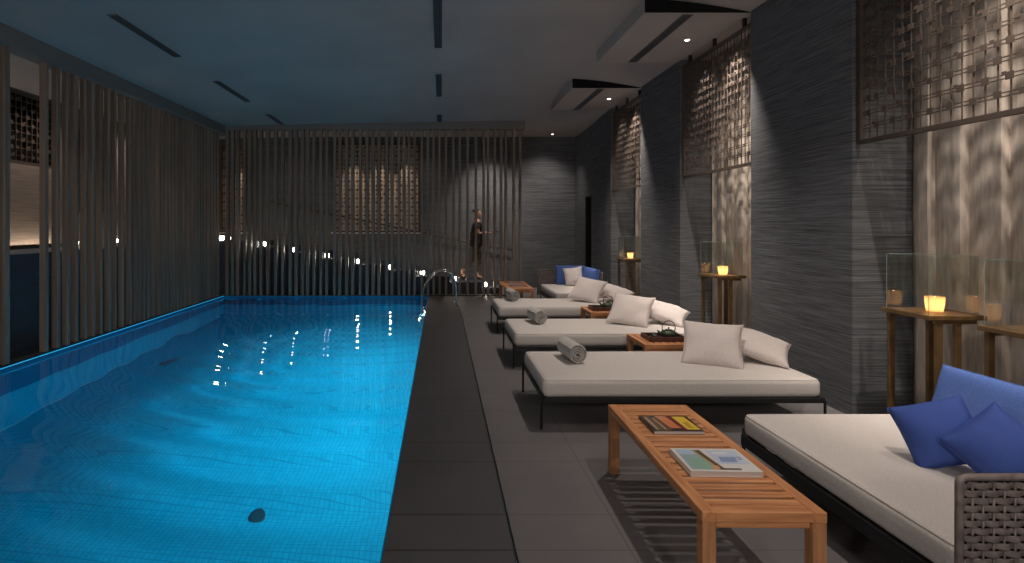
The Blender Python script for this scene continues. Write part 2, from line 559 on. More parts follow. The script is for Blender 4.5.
for k, (y0, y1, z0, z1) in enumerate(WL):
    bm = bmesh.new()
    box(bm, XL-.45, XL-.40, y0-.1, y1+.1, z0-.1, z1+.1)
    w = struct('window_%d' % (3+k), bm, M['dark_void'])
    bm = bmesh.new()
    pl = lambda u, w_, v: Vector((XL-.03-w_, u, v))
    lattice_grid(bm, y0, y1, z0, z1, .12, .13, pl, .012, .03, 8+k, 0)
    link_mesh('lattice', bm, M['lattice'], w)
    bm = bmesh.new(); rect_frame(bm, y0, y1, z0, z1, .04, .07, pl)
    link_mesh('window_frame', bm, M['lattice'], w)

# raised walkway and stairs
bm = bmesh.new()
ST = [(-5.75, -4.53)] + [(-4.53+.79*k, -3.74+.79*k) for k in range(7)] + [(1.0, 1.50)]
box(bm, XL, -5.75, YN, YB, 0, 1.30)
prof = []
for k, (a, b_) in enumerate(ST):
    z = 1.30-.144*k
    box(bm, a, b_, 13.30, YB, 0, z)
struct('stairs', bm, M['wall_dark'])
# handrail along the stairs on the back wall
bm = bmesh.new()
pts = [(-4.6, YB-.09, 2.32), (1.35, YB-.09, 1.12), (1.95, YB-.09, 1.03)]
tube(bm, pts, .02, 8)
hr = link_mesh('handrail', bm, M['brown_metal'], None, True)
tag(hr, 'thin dark handrail sloping down the wall above the stairs', 'handrail')
for t in (0.02, .25, .5, .75, .97):
    p = Vector(pts[0]).lerp(Vector(pts[2]), t)
    bm = bmesh.new()
    tube(bm, [(p.x, p.y, p.z-.01), (p.x, p.y+.02, p.z-.06), (p.x, YB-.002, p.z-.06)], .009, 6)
    link_mesh('bracket', bm, M['brown_metal'], hr, True)

# beams above the two slatted screens
bm = bmesh.new()
box(bm, -5.42, -5.14, YN, YS+.14, 3.86, 4.12)
struct('trim_4', bm, M['ceil_beam'])
bm = bmesh.new()
vs = []
for y in (YS-.09, YS+.14):
    for x, z in ((-5.14, 3.97), (2.0, 3.99), (2.0, ceil_z(2.0, YS)+.03), (-5.14, 4.10)):
        vs.append(bm.verts.new((x, y, z)))
for f in ((0, 1, 2, 3), (7, 6, 5, 4), (0, 4, 5, 1), (1, 5, 6, 2), (2, 6, 7, 3), (3, 7, 4, 0)):
    bm.faces.new([vs[i] for i in f])
struct('trim_5', bm, M['ceil_beam'])

# slatted screens
rnd = random.Random(11)
def slat_thing(name, label, items, horizontal):
    t = empty(name, (0, 0, 0))
    tag(t, label, 'screen')
    for (a, w, dep) in items:
        bm = bmesh.new()
        if horizontal:   # slats laid out along x
            box(bm, a-w/2, a+w/2, YS-dep/2, YS+dep/2, .01, 3.99, .004, 1)
        else:
            box(bm, -5.28-dep/2, -5.28+dep/2, a-w/2, a+w/2, .01, 3.88, .004, 1)
        link_mesh('slat', bm, M['slat'], t)
    return t
left = []
for px in (-60, -34, -12, 4):
    left.append((5.28*540/(441-px), .085))
for px in (44, 56, 66, 74.5, 84):
    left.append((5.28*540/(441-px), .06))
y = left[-1][0]
while True:
    y += rnd.choice((.13, .15, .165, .18, .21))
    if y > 12.80: break
    left.append((y, rnd.choice((.04, .05, .06))))
t = slat_thing('slatted_screen', 'tall brown slatted screen running along the pool edge opposite the daybeds', [(a, w, .085) for a, w in left], False)
bm = bmesh.new(); box(bm, -5.34, -5.22, 3.0, 12.9, 0, .02)
link_mesh('bottom_rail', bm, M['black'], t)
back = []
x = -5.12
while x < -.85:
    back.append((x, rnd.choice((.065, .075, .08))))
    x += rnd.choice((.125, .14, .15, .165, .185, .19))
for px in (409, 414.5, 422, 428, 433.7, 439.5, 446, 453.3, 459.7, 467.5, 475.8, 483.6, 488, 494.6, 501, 505.6, 513.6, 520):
    back.append(((px-441)/41.6, .055))
t = slat_thing('slatted_screen', 'tall slatted screen across the far pool end in front of the stairs', [(a, w, .11) for a, w in back], True)
bm = bmesh.new(); box(bm, -5.2, 1.96, YS-.06, YS+.06, 0, .02)
link_mesh('bottom_rail', bm, M['black'], t)

# step lamps on the treads
proto = None
for k, (a, b_) in enumerate(ST):
    z = 1.30-.144*k
    xx = a+.12 if k else -5.17
    if proto is None:
        t = empty('step_lamp')
        bm = bmesh.new(); box(bm, -.07, .07, -.035, .035, 0, .03, .003, 1)
        link_mesh('housing', bm, M['black'], t)
        bm = bmesh.new(); box(bm, -.05, .05, -.03, .03, .03, .12, .006, 1)
        link_mesh('lens', bm, M['step_lamp'], t)
        proto = t
    else:
        t = copy_tree(proto)
    t.location = (xx, 13.42, z)
    ordn = ['highest', 'second highest', 'third highest', 'fourth highest', 'fifth highest', 'sixth highest', 'third lowest', 'second lowest', 'lowest'][k]
    tag(t, 'small glowing lamp on the %s tread of the stairs' % ordn, 'lamp', 'step lamps on the stairs')
t = copy_tree(proto); t.location = (-5.45, 13.42, 1.30)
tag(t, 'small glowing lamp in the far corner of the raised walkway', 'lamp', 'step lamps on the stairs')

# uplights on the walkway
protou = None
for k, (yy, ln, lab) in enumerate([(8.95, 1.9, 'long glowing uplight strip seen through the wide gap in the slats'),
                              (10.35, .12, 'small uplight on the walkway just beyond the long strip'),
                              (11.7, .12, 'small uplight midway along the far walkway'),
                              (13.0, .12, 'small uplight on the walkway nearest the stairs')]):
    t = empty('uplight', (XL+.10, yy, 1.30))
    bm = bmesh.new(); box(bm, -.04, .04, -ln/2, ln/2, 0, .03, .003, 1); link_mesh('housing', bm, M['black'], t)
    bm = bmesh.new(); box(bm, -.025, .025, -ln/2+.01, ln/2-.01, .03, .045 if ln > 1 else .09, .003, 1); link_mesh('lens', bm, M['strip'] if ln > 1 else M['step_lamp'], t)
    if ln > 1:
        bm = bmesh.new(); box(bm, .045, .055, -ln/2, ln/2, 0, .07); link_mesh('lip', bm, M['black'], t)
    tag(t, lab, 'lamp')

# ------------------------------------------------------------------ pool
PX0, PX1, PY0, PY1, PZ = -5.20, -.30, -1.0, 12.94, -2.30
bm = bmesh.new()
v = {}
for x in (PX0, PX1):
    for y in (PY0, PY1):
        for z in (PZ, -.10):
            v[(x, y, z)] = bm.verts.new((x, y, z))
def q(*a): bm.faces.new([v[k] for k in a])
q((PX0, PY0, PZ), (PX1, PY0, PZ), (PX1, PY1, PZ), (PX0, PY1, PZ))
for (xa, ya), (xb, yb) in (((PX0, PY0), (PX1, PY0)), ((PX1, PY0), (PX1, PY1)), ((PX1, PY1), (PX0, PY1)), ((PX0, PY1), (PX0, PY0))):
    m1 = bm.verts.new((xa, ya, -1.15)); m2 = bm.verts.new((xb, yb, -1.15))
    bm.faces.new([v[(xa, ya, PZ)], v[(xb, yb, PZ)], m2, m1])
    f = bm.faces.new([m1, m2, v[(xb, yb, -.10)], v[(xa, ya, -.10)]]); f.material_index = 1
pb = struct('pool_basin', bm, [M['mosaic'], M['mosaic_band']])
pb.cycles.is_caustics_receiver = True
bm = bmesh.new()
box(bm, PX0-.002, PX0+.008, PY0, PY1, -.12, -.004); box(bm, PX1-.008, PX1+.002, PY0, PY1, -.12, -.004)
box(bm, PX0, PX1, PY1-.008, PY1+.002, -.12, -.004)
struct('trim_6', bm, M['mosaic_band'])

M['floor_glint'] = simple('pale_glint_strip', (.45, .75, .85), .4)  # reflections along the wall and floor junction, painted as a pale strip
bm = bmesh.new()
box(bm, PX0+.001, PX0+.028, PY0, PY1, PZ, PZ+.012); box(bm, PX0, PX1, PY1-.028, PY1-.001, PZ, PZ+.012)
struct('trim_9', bm, M['floor_glint'])
M['edge_glint'] = emit_mat('pool_edge_glint', (.03, .42, .75), .75)  # glint along the waterline, imitated by a thin glowing strip
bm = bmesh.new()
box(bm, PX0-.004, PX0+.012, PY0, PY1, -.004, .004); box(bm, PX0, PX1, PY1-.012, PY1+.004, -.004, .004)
struct('trim_10', bm, M['edge_glint'])

# water body
bm = bmesh.new()
nx, ny = 130, 360
WX0, WX1, WY0, WY1, WZ = PX0-.02, PX1+.02, PY0-.02, PY1+.02, -.035
def wave(x, y):
    cx, cy = -1.3, 9.6
    dx, dy = x-cx, (y-cy)
    d = sqrt(dx*dx+dy*dy)
    ph = d*2*pi/(.36+.018*d) + .5*noise.noise((x*.4, y*.4, 0))
    env = (.35+.65*min(1, d/3))*(.8+.5*noise.noise((x*.5+4, y*.4, 5)))
    z = .0062*env*(.4+.6*max(0, min(1, (x+5.0)/2.2)))*sin(ph)
    z += .0016*noise.noise((x*.7, y*.8, 3.1))
    z += .0004*noise.noise((x*3.0, y*4.2, 7.7))
    return z
G = [[bm.verts.new((WX0+(WX1-WX0)*i/nx, WY0+(WY1-WY0)*j/ny, 0)) for i in range(nx+1)] for j in range(ny+1)]
for r in G:
    for p in r: p.co.z = WZ+wave(p.co.x, p.co.y)
for j in range(ny):
    for i in range(nx):
        bm.faces.new([G[j][i], G[j][i+1], G[j+1][i+1], G[j+1][i]])
ring = [G[0][i] for i in range(nx)] + [G[j][nx] for j in range(ny)] + [G[ny][i] for i in range(nx, 0, -1)] + [G[j][0] for j in range(ny, 0, -1)]
low = [bm.verts.new((p.co.x, p.co.y, PZ-.03)) for p in ring]
for k in range(len(ring)):
    k2 = (k+1) % len(ring)
    bm.faces.new([ring[k], ring[k2], low[k2], low[k]])
bm.faces.new(low)
w = link_mesh('pool_water', bm, M['water'], None, True)
w.cycles.is_caustics_caster = True
tag(w, 'glowing turquoise pool water with curved ripples beside the stone deck', 'water', kind='stuff')

# round fittings on the pool floor
protod = None
for xx, yy, lab in ((-1.76, 5.2, 'round metal fitting on the pool floor nearest the camera'),
                    (-1.69, 8.7, 'round metal fitting on the pool floor towards the deck side'),
                    (-4.55, 9.0, 'round metal fitting on the pool floor close to the slatted screen side')):
    if protod is None:
        t = empty('floor_drain')
        bm = bmesh.new(); lathe(bm, [(.082, 0), (.080, .008), (.066, .012), (.06, .012)], 28); link_mesh('rim', bm, M['steel'], t, False)
        bm = bmesh.new(); lathe(bm, [(.059, .0), (.059, .008), (.04, .010), (.001, .011)], 28); link_mesh('cover', bm, simple('fitting_cover', (.10, .30, .40), .5), t, False)
        protod = t
    else:
        t = copy_tree(protod)
    t.location = (xx, yy, PZ)
    tag(t, lab, 'drain', 'round fittings on the pool floor')

# ladder rails
t = empty('pool_ladder', (0, 11.6, 0))
tag(t, 'chrome pool ladder with two curved handrails at the far deck corner', 'ladder')
for dy in (-.27, .27):
    bm = bmesh.new()
    P = [(-.40, dy, -1.1), (-.40, dy, .18), (-.20, dy, .60), (.0, dy, .73), (.22, dy, .66), (.31, dy, .45), (.33, dy, 0.005)]
    Q = []
    for i in range(len(P)-1):           # catmull-rom
        p0, p1, p2, p3 = [Vector(P[min(max(i+k, 0), len(P)-1)]) for k in (-1, 0, 1, 2)]
        for s in range(6):
            u = s/6
            Q.append(.5*((2*p1)+(-p0+p2)*u+(2*p0-5*p1+4*p2-p3)*u*u+(-p0+3*p1-3*p2+p3)*u**3))
    Q.append(Vector(P[-1]))
    tube(bm, Q, .018, 12)
    link_mesh('handrail', bm, M['chrome'], t, True)
    bm = bmesh.new(); lathe(bm, [(.045, 0), (.045, .008), (.026, .018)], 18, (.33, dy, 0)); link_mesh('flange', bm, M['chrome'], t)
for z in (-.35, -.65, -.95):
    bm = bmesh.new(); box(bm, -.44, -.36, -.27, .27, z-.012, z+.012, .005, 1); link_mesh('step', bm, M['chrome'], t)

# ------------------------------------------------------------------ ceiling fittings
def soffit(n, y0, y1):
    x0, x1, zb = 2.40, XW, 4.20
    bm = bmesh.new()
    xs_ = [x0+(x1-x0)*k/10 for k in range(11)]
    F_ = []
    for y in (y0, y1):
        F_.append(([bm.verts.new((x, y, zb)) for x in xs_], [bm.verts.new((x, y, max(zb+.001, ceil_z(x)+.005))) for x in xs_]))
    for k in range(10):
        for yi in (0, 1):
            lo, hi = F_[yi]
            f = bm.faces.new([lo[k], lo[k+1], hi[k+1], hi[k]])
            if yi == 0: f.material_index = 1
        bm.faces.new([F_[0][0][k], F_[1][0][k], F_[1][0][k+1], F_[0][0][k+1]])
        bm.faces.new([F_[0][1][k], F_[1][1][k], F_[1][1][k+1], F_[0][1][k+1]])
    bm.faces.new([F_[0][0][0], F_[1][0][0], F_[1][1][0], F_[0][1][0]])
    bm.faces.new([F_[0][0][-1], F_[1][0][-1], F_[1][1][-1], F_[0][1][-1]])
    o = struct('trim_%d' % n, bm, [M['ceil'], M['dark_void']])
    # slot diffuser and downlight
    g = empty('slot_diffuser', ((2.93), (y0+y1)/2, zb))
    where = 'nearer' if y0 < 8 else 'farther'
    tag(g, 'long dark slot diffuser in the %s dropped ceiling wedge' % where, 'vent', 'ceiling slot diffusers')
    L_ = (y1-y0)*.95
    bm = bmesh.new(); rect_frame(bm, -.065, .065, -L_/2, L_/2, .01, .012, lambda u, w_, v: Vector((u, v, -.004+w_*.8)))
    link_mesh('frame', bm, M['grille'], g)
    bm = bmesh.new()
    for k in range(5): box(bm, -.05+.0235*k-.002, -.05+.0235*k+.002, -L_/2, L_/2, -.006, 0)
    link_mesh('grille', bm, M['grille'], g)
    bm = bmesh.new(); box(bm, -.055, .055, -L_/2, L_/2, -.0015, -.0005); link_mesh('backing', bm, M['grille_back'], g)
    yc = {0: 7.3, 1: 10.7}[0 if y0 < 8 else 1]
    s = empty('downlight', (3.33, yc, zb))
    tag(s, 'small bright recessed downlight in the %s dropped ceiling wedge' % where, 'lamp', 'recessed ceiling downlights')
    bm = bmesh.new(); lathe(bm, [(.032, -.002), (.050, -.008), (.058, -.001)], 20, capped=False); link_mesh('rim', bm, M['ceil'], s, True)
    bm = bmesh.new(); lathe(bm, [(.001, -.003), (.030, -.003), (.030, -.001)], 20, capped=False); link_mesh('lens', bm, M['spot_lens'], s)
soffit(7, 6.36, 8.32)
soffit(8, 9.86, 11.75)
s = empty('downlight', (2.93, 14.2, ceil_z(2.93, 14.2)))
tag(s, 'tiny recessed downlight in the ceiling near the far corner', 'lamp', 'recessed ceiling downlights')
bm = bmesh.new(); lathe(bm, [(.032, -.002), (.050, -.008), (.058, -.001)], 20, capped=False); link_mesh('rim', bm, M['ceil'], s, True)
bm = bmesh.new(); lathe(bm, [(.001, -.003), (.030, -.003), (.030, -.001)], 20, capped=False); link_mesh('lens', bm, M['spot_lens'], s)

def diffuser(x, y0, y1, label, w=.11):
    z = (ceil_z(x, y0)+ceil_z(x, y1))/2
    g = empty('slot_diffuser', (x, (y0+y1)/2, z))
    g.rotation_euler = (math.atan2(ceil_z(x, y1)-ceil_z(x, y0), y1-y0), 0, 0)
    tag(g, label, 'vent', 'ceiling slot diffusers')
    h = (y1-y0)/2
    bm = bmesh.new(); box(bm, -w/2+.006, w/2-.006, -h+.006, h-.006, -.010, -.004); link_mesh('backing', bm, M['grille_back'], g)
    bm = bmesh.new(); rect_frame(bm, -w/2, w/2, -h, h, .008, .014, lambda u, w_, v: Vector((u, v, -.010+w_)))
    link_mesh('frame', bm, M['grille'], g)
    for k in range(1, 5):
        xx = -w/2+w*k/5
        bm = bmesh.new(); box(bm, xx-.002, xx+.002, -h+.008, h-.008, -.018, -.010); link_mesh('blade', bm, M['grille'], g)
cz = ceil_z(-.05)-1.7
YY = lambda y: 540*cz/(225-y)
diffuser(-.04, 5.0, YY(47), 'slot diffuser in mid ceiling, nearest and longest of the line over the pool edge')
diffuser(-.04, YY(74), YY(96), 'slot diffuser in mid ceiling, middle one of the line over the pool edge')
diffuser(-.04, YY(111.5), 12.84, 'slot diffuser in mid ceiling, touching the beam of the far screen')
cz = ceil_z(-3.8)-1.7
diffuser(-3.78, YY(14), YY(56), 'slot diffuser on the pool side ceiling, nearest of the row by the tall screen')
diffuser(-3.78, YY(81), YY(101), 'slot diffuser on the pool side ceiling, middle of the row by the tall screen')
diffuser(-3.78, YY(114), 12.84, 'slot diffuser on the pool side ceiling in the far corner by the tall screen')

# ------------------------------------------------------------------ lattice screens and curtains in bays
where = ['beside the wicker loveseat', 'behind the daybed with the large pillow', 'farthest, near the blue corner sofa']
bayname = ['nearest window bay', 'middle window bay', 'farthest window bay']
for k, (y0, y1) in enumerate(BAYS):
    t = empty('lattice_screen', (XW+.05, 0, 2.41))
    tag(t, 'bronze lattice panel with square plates hanging high in the %s' % bayname[k], 'screen', 'bronze lattice panels')
    pl = lambda u, w_, v: Vector((w_, u, v))
    bm = bmesh.new(); lattice_grid(bm, y0+.05, y1-.05, .03, 1.66, .082, .118, pl, .0075, .023, 20+k)
    link_mesh('grille', bm, M['lattice'], t)
    bm = bmesh.new(); rect_frame(bm, y0+.02, y1-.02, 0, 1.69, .035, .05, pl)
    link_mesh('frame', bm, M['lattice'], t)
    for f in (.12, .5, .88):
        bm = bmesh.new(); box(bm, -.02, .02, y0+(y1-y0)*f-.02, y0+(y1-y0)*f+.02, 1.69, 1.82); link_mesh('hanger', bm, M['black'], t)
    # curtain of broad overlapping folds
    bm = bmesh.new()
    pts = []
    yy = y0+.01; i = 0
    rr = random.Random(40+k)
    while yy < y1-.02:
        wv = min(rr.uniform(.20, .32), y1-.01-yy)
        for s in range(9):
            u = s/8
            # each panel starts close to the room and falls back to the wall
            pts.append((yy+wv*u*.97, 4.17 - .06*(1-u)**1.3*1.0 - .02*sin(pi*u)))
        yy += wv
    zs = [0.02+4.2*j/14 for j in range(15)]
    gr = []
    for z in zs:
        row = []
        for (yy, xx) in pts:
            row.append(bm.verts.new((xx+.012*noise.noise((yy*3, z*.8, k)), yy, z)))
        gr.append(row)
    for j in range(14):
        for i in range(len(pts)-1):
            bm.faces.new([gr[j][i], gr[j][i+1], gr[j+1][i+1], gr[j+1][i]])
    c = link_mesh('curtain', bm, M['curtain'], None, True, False)
    auto_smooth(c, 35)
    md = c.modifiers.new('thick', 'SOLIDIFY'); md.thickness = .006
    tag(c, 'beige linen curtain in broad folds filling the %s' % bayname[k], 'curtain', 'linen curtains')

# ------------------------------------------------------------------ furniture
def rbox(bm, x0, x1, y0, y1, z0, z1, r, seg=4, puff=0.0, sub=0):
    box(bm, x0, x1, y0, y1, z0, z1, r, seg)

def make_mattress(name, x0, x1, y0, y1, z0, z1, parent, r=.035, crown=.012):
    """cushion block: grid top and bottom with rounded rim"""
    bm = bmesh.new()
    nx, ny = 40, 24
    # superellipse-ish cross-section built from 3 bands
    ofs = [(0, -1)]
    h = (z1-z0)/2
    bands = []
    K = 5
    for k in range(K+1):
        a = -pi/2+(pi/2)*k/K
        bands.append((r*(1-cos(a)), z0+r+r*sin(a)))
    for k in range(K+1):
        a = (pi/2)*k/K
        bands.append((r*(1-cos(a)), z1-r+r*sin(a)))
    # perimeter points with rounded corners
    cr = .05
    per = []
    for cx, cy, a0 in ((x1-cr, y1-cr, 0), (x0+cr, y1-cr, 90), (x0+cr, y0+cr, 180), (x1-cr, y0+cr, 270)):
        for s in range(6):
            a = radians(a0+90*s/5)
            per.append((cx, cy, cos(a), sin(a)))
    # subdivide long straight sides by inserting points
    full = []
    n = len(per)
    for i in range(n):
        p = per[i]; q_ = per[(i+1) % n]
        full.append(p)
        if i % 6 == 5:
            for s in range(1, 16):
                u = s/16
                full.append((p[0]*(1-u)+q_[0]*u, p[1]*(1-u)+q_[1]*u, p[2], p[3]))
    rings = []
    for off, z in bands:
        ring = []
        for (cx, cy, nxn, nyn) in full:
            x = cx+nxn*(cr-off); y = cy+nyn*(cr-off)
            bulge = .006*sin(pi*(z-z0)/(z1-z0)) + .004*noise.noise((x*2.3, y*2.3, z*3))
            ring.append(bm.verts.new((x+nxn*bulge, y+nyn*bulge, z)))
        rings.append(ring)
    for A, B in zip(rings, rings[1:]):
        for i in range(len(A)):
            j = (i+1) % len(A)
            bm.faces.new([A[i], A[j], B[j], B[i]])
    # crown: successive inset rings
    cxm, cym = (x0+x1)/2, (y0+y1)/2
    prev = rings[-1]
    for s in (.08, .2, .4, .6, .8, .95):
        ring = []
        for p in rings[-1]:
            x = p.co.x+(cxm-p.co.x)*s; y = p.co.y+(cym-p.co.y)*s
            ring.append(bm.verts.new((x, y, z1+crown*(1-(1-s)**3)+.004*noise.noise((x*2, y*2, 1.3)))))
        for i in range(len(ring)):
            j = (i+1) % len(ring)
            bm.faces.new([prev[i], prev[j], ring[j], ring[i]])
        prev = ring
    bm.faces.new(prev)
    bm.faces.new(rings[0][::-1])
    m = link_mesh(name, bm, M['linen_bed'], parent, True)
    # piping along the upper edge
    bm = bmesh.new()
    P = []
    for (cx, cy, nxn, nyn) in full:
        off = r*(1-cos(pi/4))
        P.append((cx+nxn*(cr-off+.003), cy+nyn*(cr-off+.003), z1-r+r*sin(pi/4)))
    tube(bm, P, .0035, 5, True)
    link_mesh('piping', bm, M['piping'], m, True)
    return m

def make_daybed():
    t = empty('daybed')
    Lx, Ly = 2.34, 1.03
    make_mattress('mattress', 0.0, Lx-.03, .0, Ly, .262, .42, t, r=.045, crown=.024)
    bm = bmesh.new()
    # frame rails, a bent tube loop per long side
    zr = .245
    box(bm, .0, Lx, .0, .03, zr-.025, zr+.020, .004, 1)
    box(bm, .0, Lx, Ly-.03, Ly, zr-.025, zr+.020, .004, 1)
    box(bm, .0, .03, .03, Ly-.03, zr-.025, zr+.020, .004, 1)
    box(bm, Lx-.03, Lx, .03, Ly-.03, zr-.025, zr+.020, .004, 1)
    link_mesh('frame', bm, M['black'], t)
    bm = bmesh.new()
    for i in range(12):
        xx = .15+i*(Lx-.3)/11
        box(bm, xx-.03, xx+.03, .03, Ly-.03, zr-.008, zr+.008)
    link_mesh('base_slats', bm, M['black'], t)
    for sx in (0, 1):
        for sy in (0, 1):
            bm = bmesh.new()
            x = -.015 if sx == 0 else Lx+.005
            xi = .03 if sx == 0 else Lx-.03
            y = .012 if sy == 0 else Ly-.012
            zt = .30 if sx == 0 else zr+.005
            if sx == 0:
                path = rounded_path([(x, y, 0), (x, y, zt), (x, y+(.06 if sy == 0 else -.06), zt)], .02)
            else:
                path = rounded_path([(x, y, 0), (x, y, zt), (xi, y, zt)], .03)
            tube(bm, path, .011, 8)
            link_mesh('leg', bm, M['black'], t, True)
            bm2 = bmesh.new()
    bm = bmesh.new(); box(bm, .02, Lx-.04, .02, Ly-.02, .254, .268); link_mesh('base_panel', bm, M['black'], t)
    # side loop at the foot end
    bm = bmesh.new(); tube(bm, [(-.015, .03, .30), (-.015, Ly-.03, .30)], .009, 8)
    link_mesh('end_rail', bm, M['black'], t, True)
    return t

def pillow(name, s=.25, T=.085, mat=None, label=None, cat='pillow', group=None, seed=0, piping=True, sy=None, pinch=.10):
    sy = sy or s
    bm = bmesh.new()
    n = 22
    V = {}
    for side in (1, -1):
        for i in range(n+1):
            for j in range(n+1):
                edge = i in (0, n) or j in (0, n)
                if side == -1 and edge:
                    V[(side, i, j)] = V[(1, i, j)]; continue
                u = 2*i/n-1; v_ = 2*j/n-1
                u2 = math.copysign(abs(u)**.85, u); v2 = math.copysign(abs(v_)**.85, v_)
                x = u2*s*(1-pinch*(1-v2*v2)); y = v2*sy*(1-pinch*(1-u2*u2))
                f = ((1-u2*u2)*(1-v2*v2))
                h = T*(max(f, 0))**.42
                h += .012*noise.noise((x*7+seed*3, y*7, seed+side))*min(1, 4*f)
                h += .010*noise.noise((x*16+seed*3, y*5, seed+side*2))*min(1, 4*f)*(1-f)
                z = side*h
                V[(side, i, j)] = bm.verts.new((x, y, z + .01*noise.noise((x*4, y*4, seed+9))))
    for side in (1, -1):
        for i in range(n):
            for j in range(n):
                a = [V[(side, i, j)], V[(side, i+1, j)], V[(side, i+1, j+1)], V[(side, i, j+1)]]
                if side == -1: a = a[::-1]
                bm.faces.new(a)
    path = [V[(1, i, 0)].co.copy() for i in range(n)]+[V[(1, n, j)].co.copy() for j in range(n)]+[V[(1, i, n)].co.copy() for i in range(n, 0, -1)]+[V[(1, 0, j)].co.copy() for j in range(n, 0, -1)]
    o = link_mesh(name, bm, mat, None, True)
    if piping:
        bm = bmesh.new(); tube(bm, path, .0035, 5, True)
        link_mesh('seam', bm, mat, o, True)
    tag(o, label, cat, group)
    return o

def place(o, loc, normal, updir, drop=None):
    """orient local +z to normal, local +y close to updir"""
    z = Vector(normal).normalized(); y = Vector(updir); y = (y - z*y.dot(z)).normalized(); x = y.cross(z)
    R = Matrix((x, y, z)).transposed()
    o.matrix_world = Matrix.Translation(loc) @ R.to_4x4()
    if drop is not None:  # put lowest point on height drop
        zs = [(o.matrix_world @ v.co).z for v in o.data.vertices]
        o.location.z += drop - min(zs)
    return o

def towel(length=.38, R=.086):
    bm = bmesh.new()
    turns = 3.4; n = 120
    r0 = .012
    pts = []
    for k in range(n+1):
        a = turns*2*pi*k/n
        r = r0+(R-r0)*(k/n)
        pts.append((r*cos(a), r*sin(a), a))
    th = .0078
    A = []
    ys = [0, .008, .02]+[length*(.1+.8*i/6) for i in range(7)]+[length-.02, length-.008, length]
    grid = []
    for yi, y in enumerate(ys):
        e = 0 if 0 < yi < len(ys)-1 else 1
        row = []
        for side in (1, -1):
            rr = pts if side == 1 else pts[::-1]
            for (x, z, a) in rr:
                rad = sqrt(x*x+z*z)
                k = (rad + side*(th*(.4 if e else 1)))/rad
                nz = .003*noise.noise((x*30, y*20, z*30))
                row.append(bm.verts.new((x*k+nz, y, z*k+nz)))
        grid.append(row)
    m = len(grid[0])
    for r1, r2 in zip(grid, grid[1:]):
        for k in range(m):
            bm.faces.new([r1[k], r1[(k+1) % m], r2[(k+1) % m], r2[k]])
    for row in (grid[0], grid[-1]):
        for k in range(n):
            bm.faces.new([row[k], row[k+1], row[m-2-k], row[m-1-k]])
    return auto_smooth(link_mesh('rolled_towel', bm, M['towel'], None, True), 50)

def make_bench(Lx, Ly, H, slat_axis='x', pitch=.070):
    """slatted teak bench; slats run along slat_axis"""
    t = empty('teak_bench')
    rw, rt, lw = .06, .045, .062
    for x0 in (0, Lx-rw):
        bm = bmesh.new(); box(bm, x0, x0+rw, 0, Ly, H-rt, H, .003, 1); link_mesh('side_rail', bm, M['teak_y'], t)
    for y0 in (0, Ly-rw):
        bm = bmesh.new(); box(bm, rw, Lx-rw, y0, y0+rw, H-rt, H, .003, 1); link_mesh('end_rail', bm, M['teak_x'], t)
    if slat_axis == 'x':
        span = Ly-2*rw; n = int(round(span/pitch)); p = span/n
        for k in range(n):
            bm = bmesh.new(); box(bm, rw-.002, Lx-rw+.002, rw+p*k+.0125, rw+p*(k+1)-.0125, H-.013, H-.002, .002, 1)
            link_mesh('slat', bm, M['teak_x'], t)
    else:
        span = Lx-2*rw; n = int(round(span/pitch)); p = span/n
        for k in range(n):
            bm = bmesh.new(); box(bm, rw+p*k+.0125, rw+p*(k+1)-.0125, rw-.002, Ly-rw+.002, H-.013, H-.002, .002, 1)
            link_mesh('slat', bm, M['teak_y'], t)
    for x0 in (0, Lx-lw):
        for y0 in (0, Ly-lw):
            bm = bmesh.new(); box(bm, x0+.001, x0+lw-.001, y0+.001, y0+lw-.001, 0, H-rt-.0005, .003, 1); link_mesh('leg', bm, M['teak_z'], t)
    # under frame
    for y0 in (.02, Ly-.02-.022):
        bm = bmesh.new(); box(bm, lw, Lx-lw, y0, y0+.022, H-rt-.035, H-rt, .002, 1); link_mesh('apron', bm, M['teak_x'], t)
    return t

# daybeds
beds = [(.85, 4.48, 'pale grey daybed on thin black legs, nearest and largest of the three in the row'),
        (.875, 6.39, 'pale grey daybed on thin black legs, middle one of the three in the row'),
        (.895, 8.42, 'pale grey daybed on thin black legs, farthest of the three in the row')]
db = None
for x, y, lab in beds:
    db0 = make_daybed() if db is None else copy_tree(db)
    if db is None: db = db0
    db0.location = (x, y, 0)
    tag(db0, lab, 'daybed', 'daybeds in a row')

tw = None
TOPZ = .438
for x, y, a, lab in ((1.245, 4.90, 6, 'rolled grey towel on the nearest daybed'), (1.27, 6.85, 8, 'rolled grey towel on the middle daybed'), (1.22, 8.95, 5, 'rolled grey towel on the farthest daybed')):
    o = towel() if tw is None else tw.copy()
    if tw is None: tw = o
    else: COL.objects.link(o)
    o.location = (x, y, TOPZ+.085)
    o.rotation_euler = (0, 0, radians(a))
    tag(o, lab, 'towel', 'rolled towels on the daybeds')

# pillows on the three daybeds
P1 = [(4.48, 0, 'nearest'), (6.39, 1, 'middle'), (8.42, 2, 'farthest')]
dxs = [2.50, 2.42, 2.42]
for (y0, k, nm) in P1:
    o = pillow('pillow', .258, .085, M['linen_pillow'], 'cream square pillow propped upright on the %s daybed' % nm, 'pillow', 'cream pillows on the daybeds', seed=k*2+1)
    place(o, (dxs[k], y0+.50, .6), (-.30, -.62, .78), (.28+.1*k, .55, .55), TOPZ-.012)
    o2 = pillow('pillow', .25, .085, M['linen_pillow'], 'cream square pillow lying flatter behind the upright one on the %s daybed' % nm, 'pillow', 'cream pillows on the daybeds', seed=k*2+2)
    place(o2, (dxs[k]+.50, y0+.60, .5), (.10, -.36, .93), (.55, .80, .25), TOPZ-.012)

